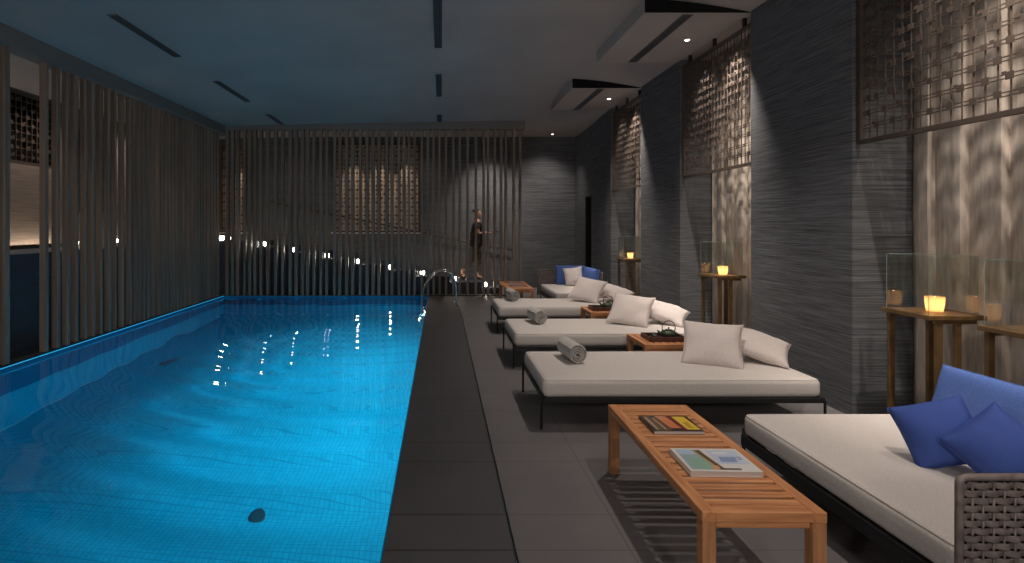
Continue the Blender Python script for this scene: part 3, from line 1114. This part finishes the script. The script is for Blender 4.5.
# side tables with tea trays
st = None
for k, (x, y, lab) in enumerate(((2.14, 5.67, 'small square teak side table between the nearest and middle daybeds'),
                                 (2.15, 7.76, 'small square teak side table between the middle and farthest daybeds'))):
    t = make_bench(.56, .56, .445, 'y') if st is None else copy_tree(st)
    if st is None: st = t; t.name = 'side_table'
    t.location = (x, y, 0)
    tag(t, lab, 'table', 'teak side tables')

def make_tray():
    t = empty('serving_tray')
    bm = bmesh.new(); box(bm, -.20, .20, -.13, .13, 0, .012, .002, 1); link_mesh('tray_base', bm, M['tray'], t)
    bm = bmesh.new()
    for a in ((-.20, -.188, -.13, .13), (.188, .20, -.13, .13), (-.188, .188, -.13, -.118), (-.188, .188, .118, .13)):
        box(bm, a[0], a[1], a[2], a[3], .006, .05, .002, 1)
    link_mesh('rim', bm, M['tray'], t)
    return t
def make_teapot():
    t = empty('teapot')
    bm = bmesh.new()
    lathe(bm, [(.045, 0), (.05, .004), (.074, .02), (.086, .045), (.082, .066), (.062, .082), (.036, .088)], 26)
    link_mesh('pot', bm, M['teapot'], t, True)
    bm = bmesh.new()
    lathe(bm, [(.040, .087), (.038, .094), (.014, .099), (.006, .101), (.006, .107), (.011, .113), (.009, .120), (.001, .122)], 20)
    link_mesh('lid', bm, M['teapot'], t, True)
    bm = bmesh.new()
    tube(bm, [(-.07, 0, .045), (-.095, 0, .055), (-.115, 0, .078), (-.125, 0, .088)], [.018, .014, .010, .008], 10)
    link_mesh('spout', bm, M['teapot'], t, True)
    bm = bmesh.new()
    pts = [(-.068, 0, .074)]
    for k in range(17):
        a = pi*k/16
        pts.append((-.072*cos(a), 0, .115+.075*sin(a)))
    pts.append((.068, 0, .074))
    tube(bm, pts, .005, 8)
    link_mesh('handle', bm, M['brown_metal'], t, True)
    return t
def make_cup():
    t = empty('tea_cup')
    bm = bmesh.new()
    lathe(bm, [(.018, 0), (.022, .004), (.032, .02), (.036, .048), (.0335, .048), (.029, .02), (.016, .007)], 20)
    link_mesh('bowl', bm, M['ceramic'], t, True)
    bm = bmesh.new(); lathe(bm, [(.0315, .036), (.001, .0365)], 20, capped=False); link_mesh('tea', bm, M['ceramic'], t)
    return t
tr = tp = cp = None
for k, (x, y, nm, cups) in enumerate(((2.44, 5.93, 'nearer', 2), (2.42, 8.02, 'farther', 1))):
    T_ = make_tray() if tr is None else copy_tree(tr); tr = tr or T_
    T_.location = (x, y, .4455)
    tag(T_, 'dark red lacquered tray on the %s teak side table' % nm, 'tray', 'tea trays')
    T_ = make_teapot() if tp is None else copy_tree(tp); tp = tp or T_
    T_.location = (x+.06, y+.0, .458)
    tag(T_, 'dark green teapot with hoop handle on the tray of the %s side table' % nm, 'teapot', 'teapots on the trays')
    for c in range(cups):
        T_ = make_cup() if cp is None else copy_tree(cp); cp = cp or T_
        T_.location = (x-.12+.03*c, y-.06+.11*c, .458)
        tag(T_, ('small dark tea cup at the %s of the nearer tray' % ('front' if c == 0 else 'back')) if k == 0 else 'small dark tea cup on the farther tray', 'cup', 'tea cups')

# benches with magazines
t = make_bench(.535, 1.40, .46, 'x')
t.location = (1.130, 2.335, 0); t.rotation_euler = (0, 0, -.018)
tag(t, 'long slatted teak bench with magazines in the foreground', 'bench', 'long teak benches')
t2 = copy_tree(t)
t2.location = (1.28, 10.55, 0); t2.rotation_euler = (0, 0, 0)
tag(t2, 'long slatted teak bench beside the distant blue cushioned sofa', 'bench', 'long teak benches')

def page_mat(): return simple('page_edges', (.55, .48, .45), .8)
M['pages'] = page_mat()
def cover(name, base, blobs, rough=.3):
    return simple(name, base, rough)
def magazine(w, h, th, base, patches, label, loc, rz, group):
    """patches: (x0,x1,y0,y1,shear,colour) on the cover in 0..1"""
    t = empty('magazine', loc, rz)
    bm = bmesh.new(); box(bm, .002, w-.002, .002, h-.002, .0012, th-.0012); link_mesh('pages', bm, M['pages'], t)
    bm = bmesh.new(); box(bm, 0, w, 0, h, th-.0012, th, .0004, 1); box(bm, 0, w, 0, h, 0, .0012); box(bm, 0, .0012, 0, h, 0, th)
    c = link_mesh('cover', bm, simple('cover_stock', base, .3), t)
    for i, (x0, x1, y0, y1, sh, col) in enumerate(patches):
        bm = bmesh.new()
        zz = th+.0003+.00012*i
        vs = [bm.verts.new(p) for p in ((x0*w, y0*h, zz), (x1*w, y0*h, zz), (min(x1+sh, .98)*w, y1*h, zz), (max(.02, x0+sh)*w, y1*h, zz))]
        bm.faces.new(vs)
        link_mesh('cover_print', bm, simple('print_ink', col, .3), c, recalc=False)
    tag(t, label, 'magazine', group)
    return t
magazine(.35, .27, .028, (.72, .71, .70), [
    (.04, .42, .06, .94, .02, (.30, .42, .45)), (.10, .36, .10, .55, .03, (.26, .44, .36)), (.06, .40, .72, .94, .0, (.42, .55, .72)),
    (.40, .52, .05, .93, -.10, (.42, .30, .13)), (.44, .50, .12, .9, -.1, (.09, .07, .05)), (.50, .95, .30, .92, .0, (.52, .60, .74)),
    (.56, .80, .38, .62, .04, (.25, .34, .55)), (.55, .78, .74, .84, .03, (.68, .72, .78)), (.42, .74, .06, .12, .0, (.12, .09, .08)),
    (.34, .44, .06, .22, .02, (.62, .33, .16))],
    'thick magazine with white and pale blue cover on the foreground bench', (1.232, 2.662, .4605), radians(-2), 'magazines on the foreground bench')
# round dark mark on the white magazine's cover
mag = [o for o in bpy.data.objects if o.name == 'magazine'][0]
bm = bmesh.new(); tube(bm, [(.305+.014*cos(radians(a)), .15+.014*sin(radians(a)), .0290) for a in range(-140, 141, 20)], .0014, 5)
link_mesh('cover_print', bm, simple('print_ink', (.05, .05, .07), .3), [c for c in mag.children if c.name.startswith('cover')][0])
magazine(.30, .265, .018, (.045, .035, .035), [
    (.06, .22, .04, .95, -.02, (.16, .11, .08)), (.10, .14, .1, .9, -.02, (.5, .36, .22)), (.24, .40, .05, .9, -.05, (.14, .09, .06)),
    (.26, .30, .1, .8, -.04, (.45, .30, .16)), (.40, .62, .18, .96, -.08, (.62, .20, .08)), (.36, .52, .7, .95, -.05, (.60, .30, .16)),
    (.62, .72, .05, .95, -.08, (.16, .03, .04)), (.70, .96, .10, .92, -.04, (.75, .52, .05)), (.76, .86, .2, .55, .0, (.5, .30, .03))],
    'dark magazine with orange and yellow cover on the foreground bench', (1.262, 3.20, .4605), radians(-1), 'magazines on the foreground bench')
for k, (yy, lab) in enumerate(((10.80, 'dark red magazine nearer the daybeds on the distant bench'), (11.42, 'dark red magazine nearer the stairs on the distant bench'))):
    magazine(.34, .27, .02, (.16, .035, .035), [(.08, .9, .08, .16, 0, (.5, .42, .4)), (.1, .85, .8, .9, 0, (.45, .38, .36)), (.1, .4, .3, .7, .0, (.08, .02, .02))],
             lab, (1.39, yy, .4605), 0, 'magazines on the distant bench')

# ------------------------------------------------------------------ wicker sofas
def weave(bm, L, H, ox, oz, place_):
    cw, ch = .041, .029
    nc = int(L/cw); nr = int(H/ch)
    cw = L/nc; ch = H/nr
    for i in range(nc+1):
        u = i*cw
        P = [place_(u, 0, oz), place_(u, 0, oz+H)]
        tube(bm, P, .004, 6)
    sub = 6
    for j in range(nr):
        zc = oz+(j+.5)*ch; hh = ch*.49
        rings = []
        for s in range(nc*sub+1):
            u = s*cw/sub
            w_ = cos(pi*u/cw + pi*j)
            w_ = math.copysign(abs(w_)**.45*.0065, w_)
            ring = []
            for (a, b_) in ((-hh, 0), (-hh*.6, .0025), (hh*.6, .0025), (hh, 0), (hh*.6, -.0025), (-hh*.6, -.0025)):
                ring.append(bm.verts.new(place_(u, w_+b_, zc+a)))
            rings.append(ring)
        for A, B in zip(rings, rings[1:]):
            for k in range(6):
                bm.faces.new([A[k], A[(k+1) % 6], B[(k+1) % 6], B[k]])
        bm.faces.new(rings[0][::-1]); bm.faces.new(rings[-1])

def make_loveseat(mirror, Lx=1.42, Ly=1.58):
    """origin at the outer front corner; mattress X 0..1.40, Y 0..1.5; arm panel at y=0 side (mirror: y=L side), back panel at x=1.45"""
    t = empty('wicker_loveseat')
    make_mattress('mattress', .0, Lx, .03, Ly, .265, .41, t, crown=.01)
    bm = bmesh.new()
    zr = .235
    box(bm, -.012, .018, 0, Ly, zr-.045, zr+.03, .004, 1); box(bm, Lx-.02, Lx+.01, 0, Ly, zr-.045, zr+.03)
    box(bm, .018, Lx-.02, Ly-.03, Ly, zr-.045, zr+.03); box(bm, .018, Lx-.02, 0, .03, zr-.045, zr+.03)
    for i in range(8):
        yy = .12+i*(Ly-.24)/7
        box(bm, .018, Lx-.02, yy-.03, yy+.03, zr-.008, zr+.008)
    link_mesh('frame', bm, M['black'], t)
    for (x, y) in ((.003, .02), (.003, Ly-.012), (Lx-.01, .02), (Lx-.01, Ly-.012)):
        bm = bmesh.new()
        zt = .31 if (x < .1 and ((y > 1) != mirror)) else .2
        tube(bm, [(x, y, 0), (x, y, zt)], .012, 8); link_mesh('leg', bm, M['black'], t, True)
    # arm
    ya = -.03 if not mirror else Ly+.03
    Lp, Hp, z0 = Lx+.10, .55, .17
    bm = bmesh.new()
    weave(bm, Lp+.02, Hp-.02, 0, z0, lambda u, w_, v_: Vector((-.045+u, ya+w_, v_)))
    a = link_mesh('arm_panel', bm, M['wicker'], t, True)
    bm = bmesh.new()
    tube(bm, rounded_path([(-.055, ya, z0-.01), (-.055, ya, z0+Hp), (Lp, ya, z0+Hp)], .03), .014, 10)
    link_mesh('rail', bm, M['wicker'], a, True)
    bm = bmesh.new(); box(bm, -.045, Lp-.02, ya+.012, ya+.016, z0, z0+Hp-.02); link_mesh('backing', bm, M['dark_void'], a)
    # back
    xb = Lx+.08
    y0_, y1_ = (ya, Ly) if not mirror else (.85, ya)
    Hp = .55 if mirror else .50
    bm = bmesh.new()
    weave(bm, y1_-y0_-.02, Hp-.02, 0, z0, lambda u, w_, v_: Vector((xb+w_, y0_+.01+u, v_)))
    b_ = link_mesh('back_panel', bm, M['wicker'], t, True)
    bm = bmesh.new()
    far = y1_ if not mirror else y0_
    near_ = y0_ if not mirror else y1_
    tube(bm, rounded_path([(xb, far, z0-.01), (xb, far, z0+Hp), (xb, near_, z0+Hp)], .03), .014, 10)
    link_mesh('rail', bm, M['wicker'], b_, True)
    bm = bmesh.new(); box(bm, xb+.012, xb+.016, y0_+.02, y1_-.02, z0, z0+Hp-.02); link_mesh('backing', bm, M['dark_void'], b_)
    return t

t = make_loveseat(False); t.location = (2.07, 2.13, 0)
tag(t, 'wicker-sided daybed sofa in the foreground with grey mattress and blue cushions', 'sofa', 'wicker corner sofas')
t = make_loveseat(True, 1.04, 1.62); t.location = (2.18, 10.20, 0)
tag(t, 'distant wicker corner sofa with grey mattress against the far right pier', 'sofa', 'wicker corner sofas')
t['label'] = 'distant wicker corner sofa with blue cushions beyond the last daybed'

def bolster(name, L, H, T, mat, label, group=None):
    """upright rectangular back cushion: local x length, y height, z thickness"""
    bm = bmesh.new()
    n, m = 30, 16
    V = {}
    for side in (1, -1):
        for i in range(n+1):
            for j in range(m+1):
                u = 2*i/n-1; v_ = 2*j/m-1
                u2 = math.copysign(1-(1-abs(u))**1.6, u); v2 = math.copysign(1-(1-abs(v_))**1.6, v_)
                e = 1-max(abs(u2), abs(v2))**8
                x = u2*L/2; y = v2*H/2
                rr = max(abs(u2), abs(v2))
                h = T*(.42+.58*(max(0, (1-u2**4)*(1-v2**4)))**.45)*.5
                h += .008*noise.noise((x*5, y*6, side*2+1))
                V[(side, i, j)] = bm.verts.new((x, y, side*h))
    for side in (1, -1):
        for i in range(n):
            for j in range(m):
                bm.faces.new([V[(side, i, j)], V[(side, i+1, j)], V[(side, i+1, j+1)], V[(side, i, j+1)]])
    per = [(i, 0) for i in range(n)]+[(n, j) for j in range(m)]+[(i, m) for i in range(n, 0, -1)]+[(0, j) for j in range(m, 0, -1)]
    for k in range(len(per)):
        a, b_ = per[k], per[(k+1) % len(per)]
        bm.faces.new([V[(1, *a)], V[(1, *b_)], V[(-1, *b_)], V[(-1, *a)]])
    P = [V[(1, *a)].co.copy() for a in per]; P2 = [V[(-1, *a)].co.copy() for a in per]
    o = link_mesh(name, bm, mat, None, True)
    bm = bmesh.new(); tube(bm, P, .004, 5, True); tube(bm, P2, .004, 5, True)
    link_mesh('piping', bm, mat, o, True)
    tag(o, label, 'cushion', group)
    return o
TZ = .412
o = bolster('back_cushion', 1.14, .355, .19, M['blue_tex'], 'large textured blue back cushion along the rear of the foreground sofa')
place(o, (3.31, 3.00, .6), (-1, 0, .28), (.28, 0, 1), TZ)
o = bolster('back_cushion', .50, .34, .14, M['linen_pillow'], 'pale grey back cushion behind the wicker arm of the foreground sofa')
place(o, (3.12, 2.27, .6), (-.1, 1, .20), (.05, -.25, 1), TZ)
def roll(v, n, deg):
    return Matrix.Rotation(radians(deg), 3, Vector(n).normalized()) @ Vector(v)
n_ = (-.60, -.66, .42)
o = pillow('throw_pillow', .165, .115, M['blue'], 'royal blue throw pillow leaning outermost on the foreground sofa', 'pillow', 'blue throw pillows on the foreground sofa', 31, pinch=.05)
place(o, (2.66, 2.88, .6), n_, roll((0, .3, 1), n_, 13), TZ-.02)
n_ = (-.50, -.78, .36)
o = pillow('throw_pillow', .16, .115, M['blue'], 'royal blue throw pillow standing on its corner next to the wicker arm', 'pillow', 'blue throw pillows on the foreground sofa', 37, pinch=.05)
place(o, (2.75, 2.66, .6), n_, roll((0, .3, 1), n_, 36), TZ-.03)
# distant sofa cushions
o = bolster('back_cushion', .62, .40, .17, M['blue_tex'], 'blue back cushion against the far wicker arm of the distant sofa')
place(o, (2.80, 11.68, .6), (0, -1, .22), (0, .22, 1), TZ)
o = bolster('back_cushion', .85, .40, .17, M['blue_tex'], 'blue back cushion along the rear wicker panel of the distant sofa')
place(o, (3.05, 11.05, .6), (-1, 0, .22), (.22, 0, 1), TZ)
n_ = (-.15, -1, .40)
o = pillow('pillow', .20, .07, M['linen_pillow'], 'cream pillow leaning on blue cushions of the distant sofa', 'pillow', None, 43)
place(o, (2.80, 11.40, .6), n_, roll((0, .3, 1), n_, 6), TZ-.004)

# ------------------------------------------------------------------ console tables, glass cases, candles
def make_console():
    t = empty('console_table')
    bm = bmesh.new(); box(bm, 0, .43, 0, .44, .995, 1.03, .003, 1); link_mesh('table_top', bm, M['brass'], t)
    for (x, y) in ((.07, .015), (.035, .395), (.21, .015), (.35, .395)):
        bm = bmesh.new(); box(bm, x, x+.045, y, y+.03, 0, .996, .002, 1); link_mesh('leg', bm, M['brass'], t)
    bm = bmesh.new(); box(bm, .06, .37, .02, .04, .965, .995)
    link_mesh('cross_rail', bm, M['brass'], t)
    bm = bmesh.new(); box(bm, .06, .37, .40, .42, .965, .995)
    link_mesh('cross_rail', bm, M['brass'], t)
    return t
def make_case():
    t = empty('glass_case')
    H = .44; L = .38; g = .006
    for (x0, x1, y0, y1) in ((0, g, 0, L), (L-g, L, 0, L), (g, L-g, 0, g), (g, L-g, L-g, L)):
        bm = bmesh.new(); box(bm, x0, x1, y0, y1, 0, H); link_mesh('glass_pane', bm, M['glass'], t)
    bm = bmesh.new()
    for x in (0, L-.003):
        for y in (0, L-.003):
            box(bm, x, x+.003, y, y+.003, 0, H)
    for (x0, x1, y0, y1) in ((0, .002, 0, L), (L-.002, L, 0, L), (0, L, 0, .002), (0, L, L-.002, L)):
        box(bm, x0, x1, y0, y1, H-.0025, H)
    link_mesh('glass_edge', bm, M['glass_edge'], t)
    return t
def make_candle():
    t = empty('candle')
    bm = bmesh.new(); lathe(bm, [(.050, .003), (.054, .02), (.060, .075), (.062, .115)], 28, capped=False)
    link_mesh('cup', bm, M['wax'], t, True)
    bm = bmesh.new(); lathe(bm, [(.001, .0), (.052, .0), (.052, .004), (.001, .004)], 28, capped=False); link_mesh('cup_base', bm, M['wax'], t)
    bm = bmesh.new(); lathe(bm, [(.0005, .070), (.007, .078), (.009, .088), (.005, .102), (.0005, .115)], 12, capped=False); link_mesh('flame', bm, M['flame'], t, True)
    return t
cons = case = cand = None
def point(loc, power, col, r=.02, name='candle_glow'):
    l = bpy.data.lights.new(name, 'POINT'); l.energy = power; l.color = col; l.shadow_soft_size = r
    o = bpy.data.objects.new(name, l); COL.objects.link(o); o.location = loc
    return o
spots = [(3.60, 3.98, .235, .215, 'beyond the blue back cushion'), (3.60, 3.19, .26, .2, 'cut by the picture edge'),
         (3.60, 7.12, .20, .16, 'in the middle bay'), (3.60, 10.68, .20, .16, 'in the farthest bay')]
for x, y, cx, cy, nm in spots:
    t = make_console() if cons is None else copy_tree(cons); cons = cons or t
    t.location = (x, y, 0); tag(t, 'tall thin-legged bronze console table ' + nm, 'table', 'bronze console tables')
    t = make_case() if case is None else copy_tree(case); case = case or t
    t.location = (x+.02, y+.03, 1.0305); tag(t, 'open glass case around a candle on the console table ' + nm, 'glass case', 'glass candle cases')
    t = make_candle() if cand is None else copy_tree(cand); cand = cand or t
    t.location = (x+cx, y+cy, 1.0305); tag(t, 'lit glowing candle on the console table ' + nm, 'candle', 'lit candles')
    point((x+cx, y+cy, 1.0305+.05), .42, (1, .64, .34), .015)

# ------------------------------------------------------------------ person on the stairs
def skin_obj(name, verts, edges, radii, mat, parent, root=0, sub=2):
    me = bpy.data.meshes.new(name)
    me.from_pydata(verts, edges, [])
    o = bpy.data.objects.new(name, me); COL.objects.link(o)
    o.modifiers.new('skin', 'SKIN')
    if not me.skin_vertices:
        bpy.context.view_layer.objects.active = o
    sv = me.skin_vertices[0].data
    for i, r in enumerate(radii):
        sv[i].radius = (r, r) if not isinstance(r, tuple) else r
        sv[i].use_root = (i == root)
    s = o.modifiers.new('sub', 'SUBSURF'); s.levels = sub; s.render_levels = sub
    me.materials.append(mat)
    if parent: o.parent = parent
    return o
# skeleton, facing +x; y is to the figure's left (away from camera +)
J = {
 'pelvis': ((0, 0, .95), (.12, .135)), 'waist': ((.01, 0, 1.08), (.09, .115)), 'chest': ((.03, 0, 1.27), (.105, .14)), 'upper': ((.03, 0, 1.39), (.07, .12)),
 'neck': ((.035, 0, 1.46), (.047, .047)), 'jaw': ((.055, 0, 1.535), (.056, .052)), 'face': ((.058, 0, 1.60), (.078, .068)), 'crown': ((.045, 0, 1.675), (.066, .060)),
 'nose': ((.140, 0, 1.585), (.012, .010)),
}
def figure():
    names = []; verts = []; rad = []; edges = []
    def add(n, p, r, par=None):
        names.append(n); verts.append(p); rad.append(r)
        if par: edges.append((names.index(par), len(names)-1))
    add('pelvis', *J['pelvis'])
    add('waist', *J['waist'], 'pelvis'); add('chest', *J['chest'], 'waist'); add('upper', *J['upper'], 'chest'); add('neck', *J['neck'], 'upper')
    add('jaw', *J['jaw'], 'neck'); add('face', *J['face'], 'jaw'); add('crown', *J['crown'], 'face')
    add('nose', *J['nose'], 'face')
    for s, nm in ((-1, 'r'), (1, 'l')):
        add('sh'+nm, (.025, s*.165, 1.385), .052, 'upper')
        add('el'+nm, (.02+(.02 if s < 0 else .04), s*.215, 1.12), .037, 'sh'+nm)
        add('wr'+nm, (.27, s*.15, 1.13), .024, 'el'+nm)
        add('pa'+nm, (.335, s*.13, 1.135), (.030, .016), 'wr'+nm)
        for f, (dy, ln) in enumerate(((-.026, .055), (-.009, .066), (.009, .062), (.025, .05))):
            add('f%d%s' % (f, nm), (.375, s*.13+dy, 1.130), .008, 'pa'+nm)
            add('g%d%s' % (f, nm), (.375+ln, s*.13+dy*1.1, 1.118), .0065, 'f%d%s' % (f, nm))
        add('t'+nm, (.33, s*.13-s*.042, 1.155), .009, 'wr'+nm)
        add('u'+nm, (.375, s*.13-s*.05, 1.165), .007, 't'+nm)
    # legs: l = front (supporting), r = rear (heel lifted)
    add('hipl', (.02, .085, .88), .088, 'pelvis'); add('knl', (.075, .085, .50), .058, 'hipl'); add('anl', (.03, .085, .09), .038, 'knl'); add('tol', (.17, .09, .035), (.03, .04), 'anl')
    add('hipr', (-.01, -.085, .88), .088, 'pelvis'); add('knr', (-.08, -.085, .50), .058, 'hipr'); add('anr', (-.36, -.085, .20), .038, 'knr'); add('tor', (-.27, -.085, .075), (.03, .038), 'anr')
    return verts, edges, rad
PL = (.90, 13.92, .292)
pers = empty('person', PL); pers.scale = (1.07, 1.07, 1.07)
tag(pers, 'person in a dark uniform walking down the stairs carrying a tray', 'person')
v_, e_, r_ = figure()
body = skin_obj('body', v_, e_, r_, M['skin'], pers)
# clothing
top_v = [(.0, 0, .90), (.0, 0, .98), (.01, 0, 1.08), (.03, 0, 1.27), (.03, 0, 1.385), (.035, 0, 1.425),
         (.025, -.165, 1.385), (.035, -.205, 1.20), (.025, .165, 1.385), (.04, .205, 1.20)]
top_e = [(0, 1), (1, 2), (2, 3), (3, 4), (4, 5), (4, 6), (6, 7), (4, 8), (8, 9)]
skin_obj('tunic', top_v, top_e, [(.165, .17), (.15, .16), (.12, .135), (.13, .155), (.085, .13), .055, .062, .052, .062, .052], M['cloth_dark'], pers, 1)
tr_v = [(0, 0, .97), (.02, .085, .86), (.075, .085, .50), (.035, .085, .16), (-.01, -.085, .86), (-.08, -.085, .50), (-.31, -.085, .255)]
tr_e = [(0, 1), (1, 2), (2, 3), (0, 4), (4, 5), (5, 6)]
skin_obj('trousers', tr_v, tr_e, [(.125, .14), .10, .075, .062, .10, .075, .058], M['cloth_brown'], pers, 0)
skin_obj('hair', [(.02, 0, 1.60), (.028, 0, 1.675), (-.035, 0, 1.655), (-.075, 0, 1.69)], [(0, 1), (0, 2), (2, 3)], [(.075, .072), (.074, .068), .055, .042], M['hair'], pers, 0)
bm = bmesh.new()
for s in (-1, 1):
    bmesh.ops.create_uvsphere(bm, u_segments=8, v_segments=6, radius=.009, matrix=Matrix.Translation((.128, s*.028, 1.612)))
link_mesh('eyes', bm, M['hair'], pers, True)
bm = bmesh.new()
boxc(bm, (.13, 0, 1.548), (.014, .036, .008), .002, 1); link_mesh('mouth', bm, simple('lips', (.35, .12, .10), .5), pers)
for (a, b_, nm) in (((.03, .085, .03), (.17, .09, .02), 0), ((-.375, -.085, .15), (-.255, -.085, .02), 1)):
    skin_obj('shoe', [a, tuple((Vector(a)+Vector(b_))/2), b_], [(0, 1), (1, 2)], [.04, .038, .032] if 0 else [.03, .033, .022], M['black'], pers, 0)
t = empty('serving_tray', (PL[0]+.49, PL[1], PL[2]+1.225))
tag(t, 'small dark tray held out by the person on the stairs', 'tray')
bm = bmesh.new(); lathe(bm, [(.001, 0), (.15, 0), (.165, .022), (.160, .022), (.146, .006), (.001, .006)], 28, capped=False); link_mesh('tray_base', bm, M['tray'], t, True)
t = empty('bowl', (PL[0]+.49, PL[1], PL[2]+1.232))
tag(t, 'dark cup standing on the tray carried down the stairs', 'cup')
bm = bmesh.new(); lathe(bm, [(.02, 0), (.035, .02), (.04, .08), (.036, .08), (.03, .02), (.015, .008)], 20); link_mesh('bowl_body', bm, M['ceramic'], t, True)
t.name = 'cup'

# ------------------------------------------------------------------ lights
def spot(loc, target, power, cone, blend=.8, col=(1, .86, .74), r=.03, name='ceiling_spot'):
    l = bpy.data.lights.new(name, 'SPOT'); l.energy = power; l.color = col
    l.spot_size = radians(cone); l.spot_blend = blend; l.shadow_soft_size = r
    o = bpy.data.objects.new(name, l); COL.objects.link(o)
    o.location = loc
    d = Vector(target)-Vector(loc)
    o.rotation_euler = d.to_track_quat('-Z', 'Y').to_euler()
    return o
def area(loc, target, power, sx, sy, col, name='area'):
    l = bpy.data.lights.new(name, 'AREA'); l.shape = 'RECTANGLE'; l.size = sx; l.size_y = sy; l.energy = power; l.color = col
    o = bpy.data.objects.new(name, l); COL.objects.link(o)
    o.location = loc
    d = Vector(target)-Vector(loc)
    o.rotation_euler = d.to_track_quat('-Z', 'Y').to_euler()
    return o
WARM = (1, .87, .77)
for (x, y, p) in ((2.15, 2.1, 190), (2.15, 5.0, 200), (2.1, 7.0, 205), (2.1, 9.1, 200), (2.3, 11.2, 180)):
    spot((x, y, 4.22), (x, y+.15, 0), p, 84, 1.0, WARM, .014)
# unseen fill lamps added behind the camera, then spots over the walkway and stairs
for x in (-3.6, 1.2):
    l = point((x, YN+.25, 2.9), 215, (1, .90, .80), .30, 'unseen_fill')
for y in (4.5, 7.0, 9.5, 12.0):  # unseen spots added to brighten the wall behind the slats
    spot((-6.45, y, 3.9), (-6.9, y, 1.3), 75, 130, 1, (1, .80, .66), .05)
for x in (-3.9, -2.2, -.4):
    spot((x, 13.75, 4.0), (x, 14.4, 1.0), 14, 110, 1, (1, .80, .66), .05)
spot((1.3, 13.5, 4.0), (1.3, YB, 1.3), 210, 85, 1, WARM, .10)
# bay spots, through the lattice onto the curtain
BC = (1, .88, .76)
for y0_, yt, p_ in ((3.05, 3.4, 430), (3.85, 4.0, 110), (6.72, 6.85, 500), (7.55, 7.3, 170), (10.2, 10.25, 500), (11.0, 10.8, 160)):
    spot((3.33, y0_, 4.17), (4.10, yt, 1.3), p_, 66, .9, BC, .028)
for y0_, y1_ in BAYS:
    spot((3.98, y0_+.25, 4.1), (3.95, y1_, 1.1), 75, 60, 1, BC, .03)
# back corner wash
spot((2.93, 13.6, 4.1), (2.6, YB, 1.2), 190, 95, 1, WARM, .10)
# lights inside the back window
for x in (-2.5, -1.75, -1.0):
    spot((x, YB+.45, 3.88), (x, YB+.8, 2.2), 40, 60, .9, (1, .75, .55), .02)
spot((-5.6, YB+.45, 3.8), (-5.6, YB+.8, 2.2), 40, 60, .9, (1, .75, .55), .02)
# underwater lights in the deck-side pool wall
for y, p in ((5.1, 16), (6.8, 42), (9.2, 48), (11.6, 36)):
    area((PX1-.03, y, -.85), (PX1-1.6, y, -2.3), p, .3, .3, (.55, .95, .95), 'underwater_light')

for y, p_ in ((5.0, 520), (7.4, 900), (9.8, 700)):  # unseen spots added to cast ripple caustics on the pool floor
    o = spot((-2.0, y, 4.0), (-1.95, y-.1, -2.3), p_, 50, .9, (.9, .97, 1), .03, 'pool_caustic_spot')
    o.data.cycles.is_caustics_light = True

world = bpy.data.worlds.new('world'); SC.world = world
world.use_nodes = True
world.node_tree.nodes['Background'].inputs[0].default_value = (.02, .025, .03, 1)
world.node_tree.nodes['Background'].inputs[1].default_value = .2

SC.view_settings.view_transform = 'Standard'
SC.view_settings.look = 'None'
SC.view_settings.gamma = 1
SC.view_settings.exposure = 0.0
SC.view_settings.use_curve_mapping = False
SC.cycles.use_denoising = True
SC.cycles.caustics_refractive = True
SC.cycles.max_bounces = 10
SC.cycles.transparent_max_bounces = 16
SC.cycles.transmission_bounces = 8
SC.cycles.sample_clamp_indirect = 4.0
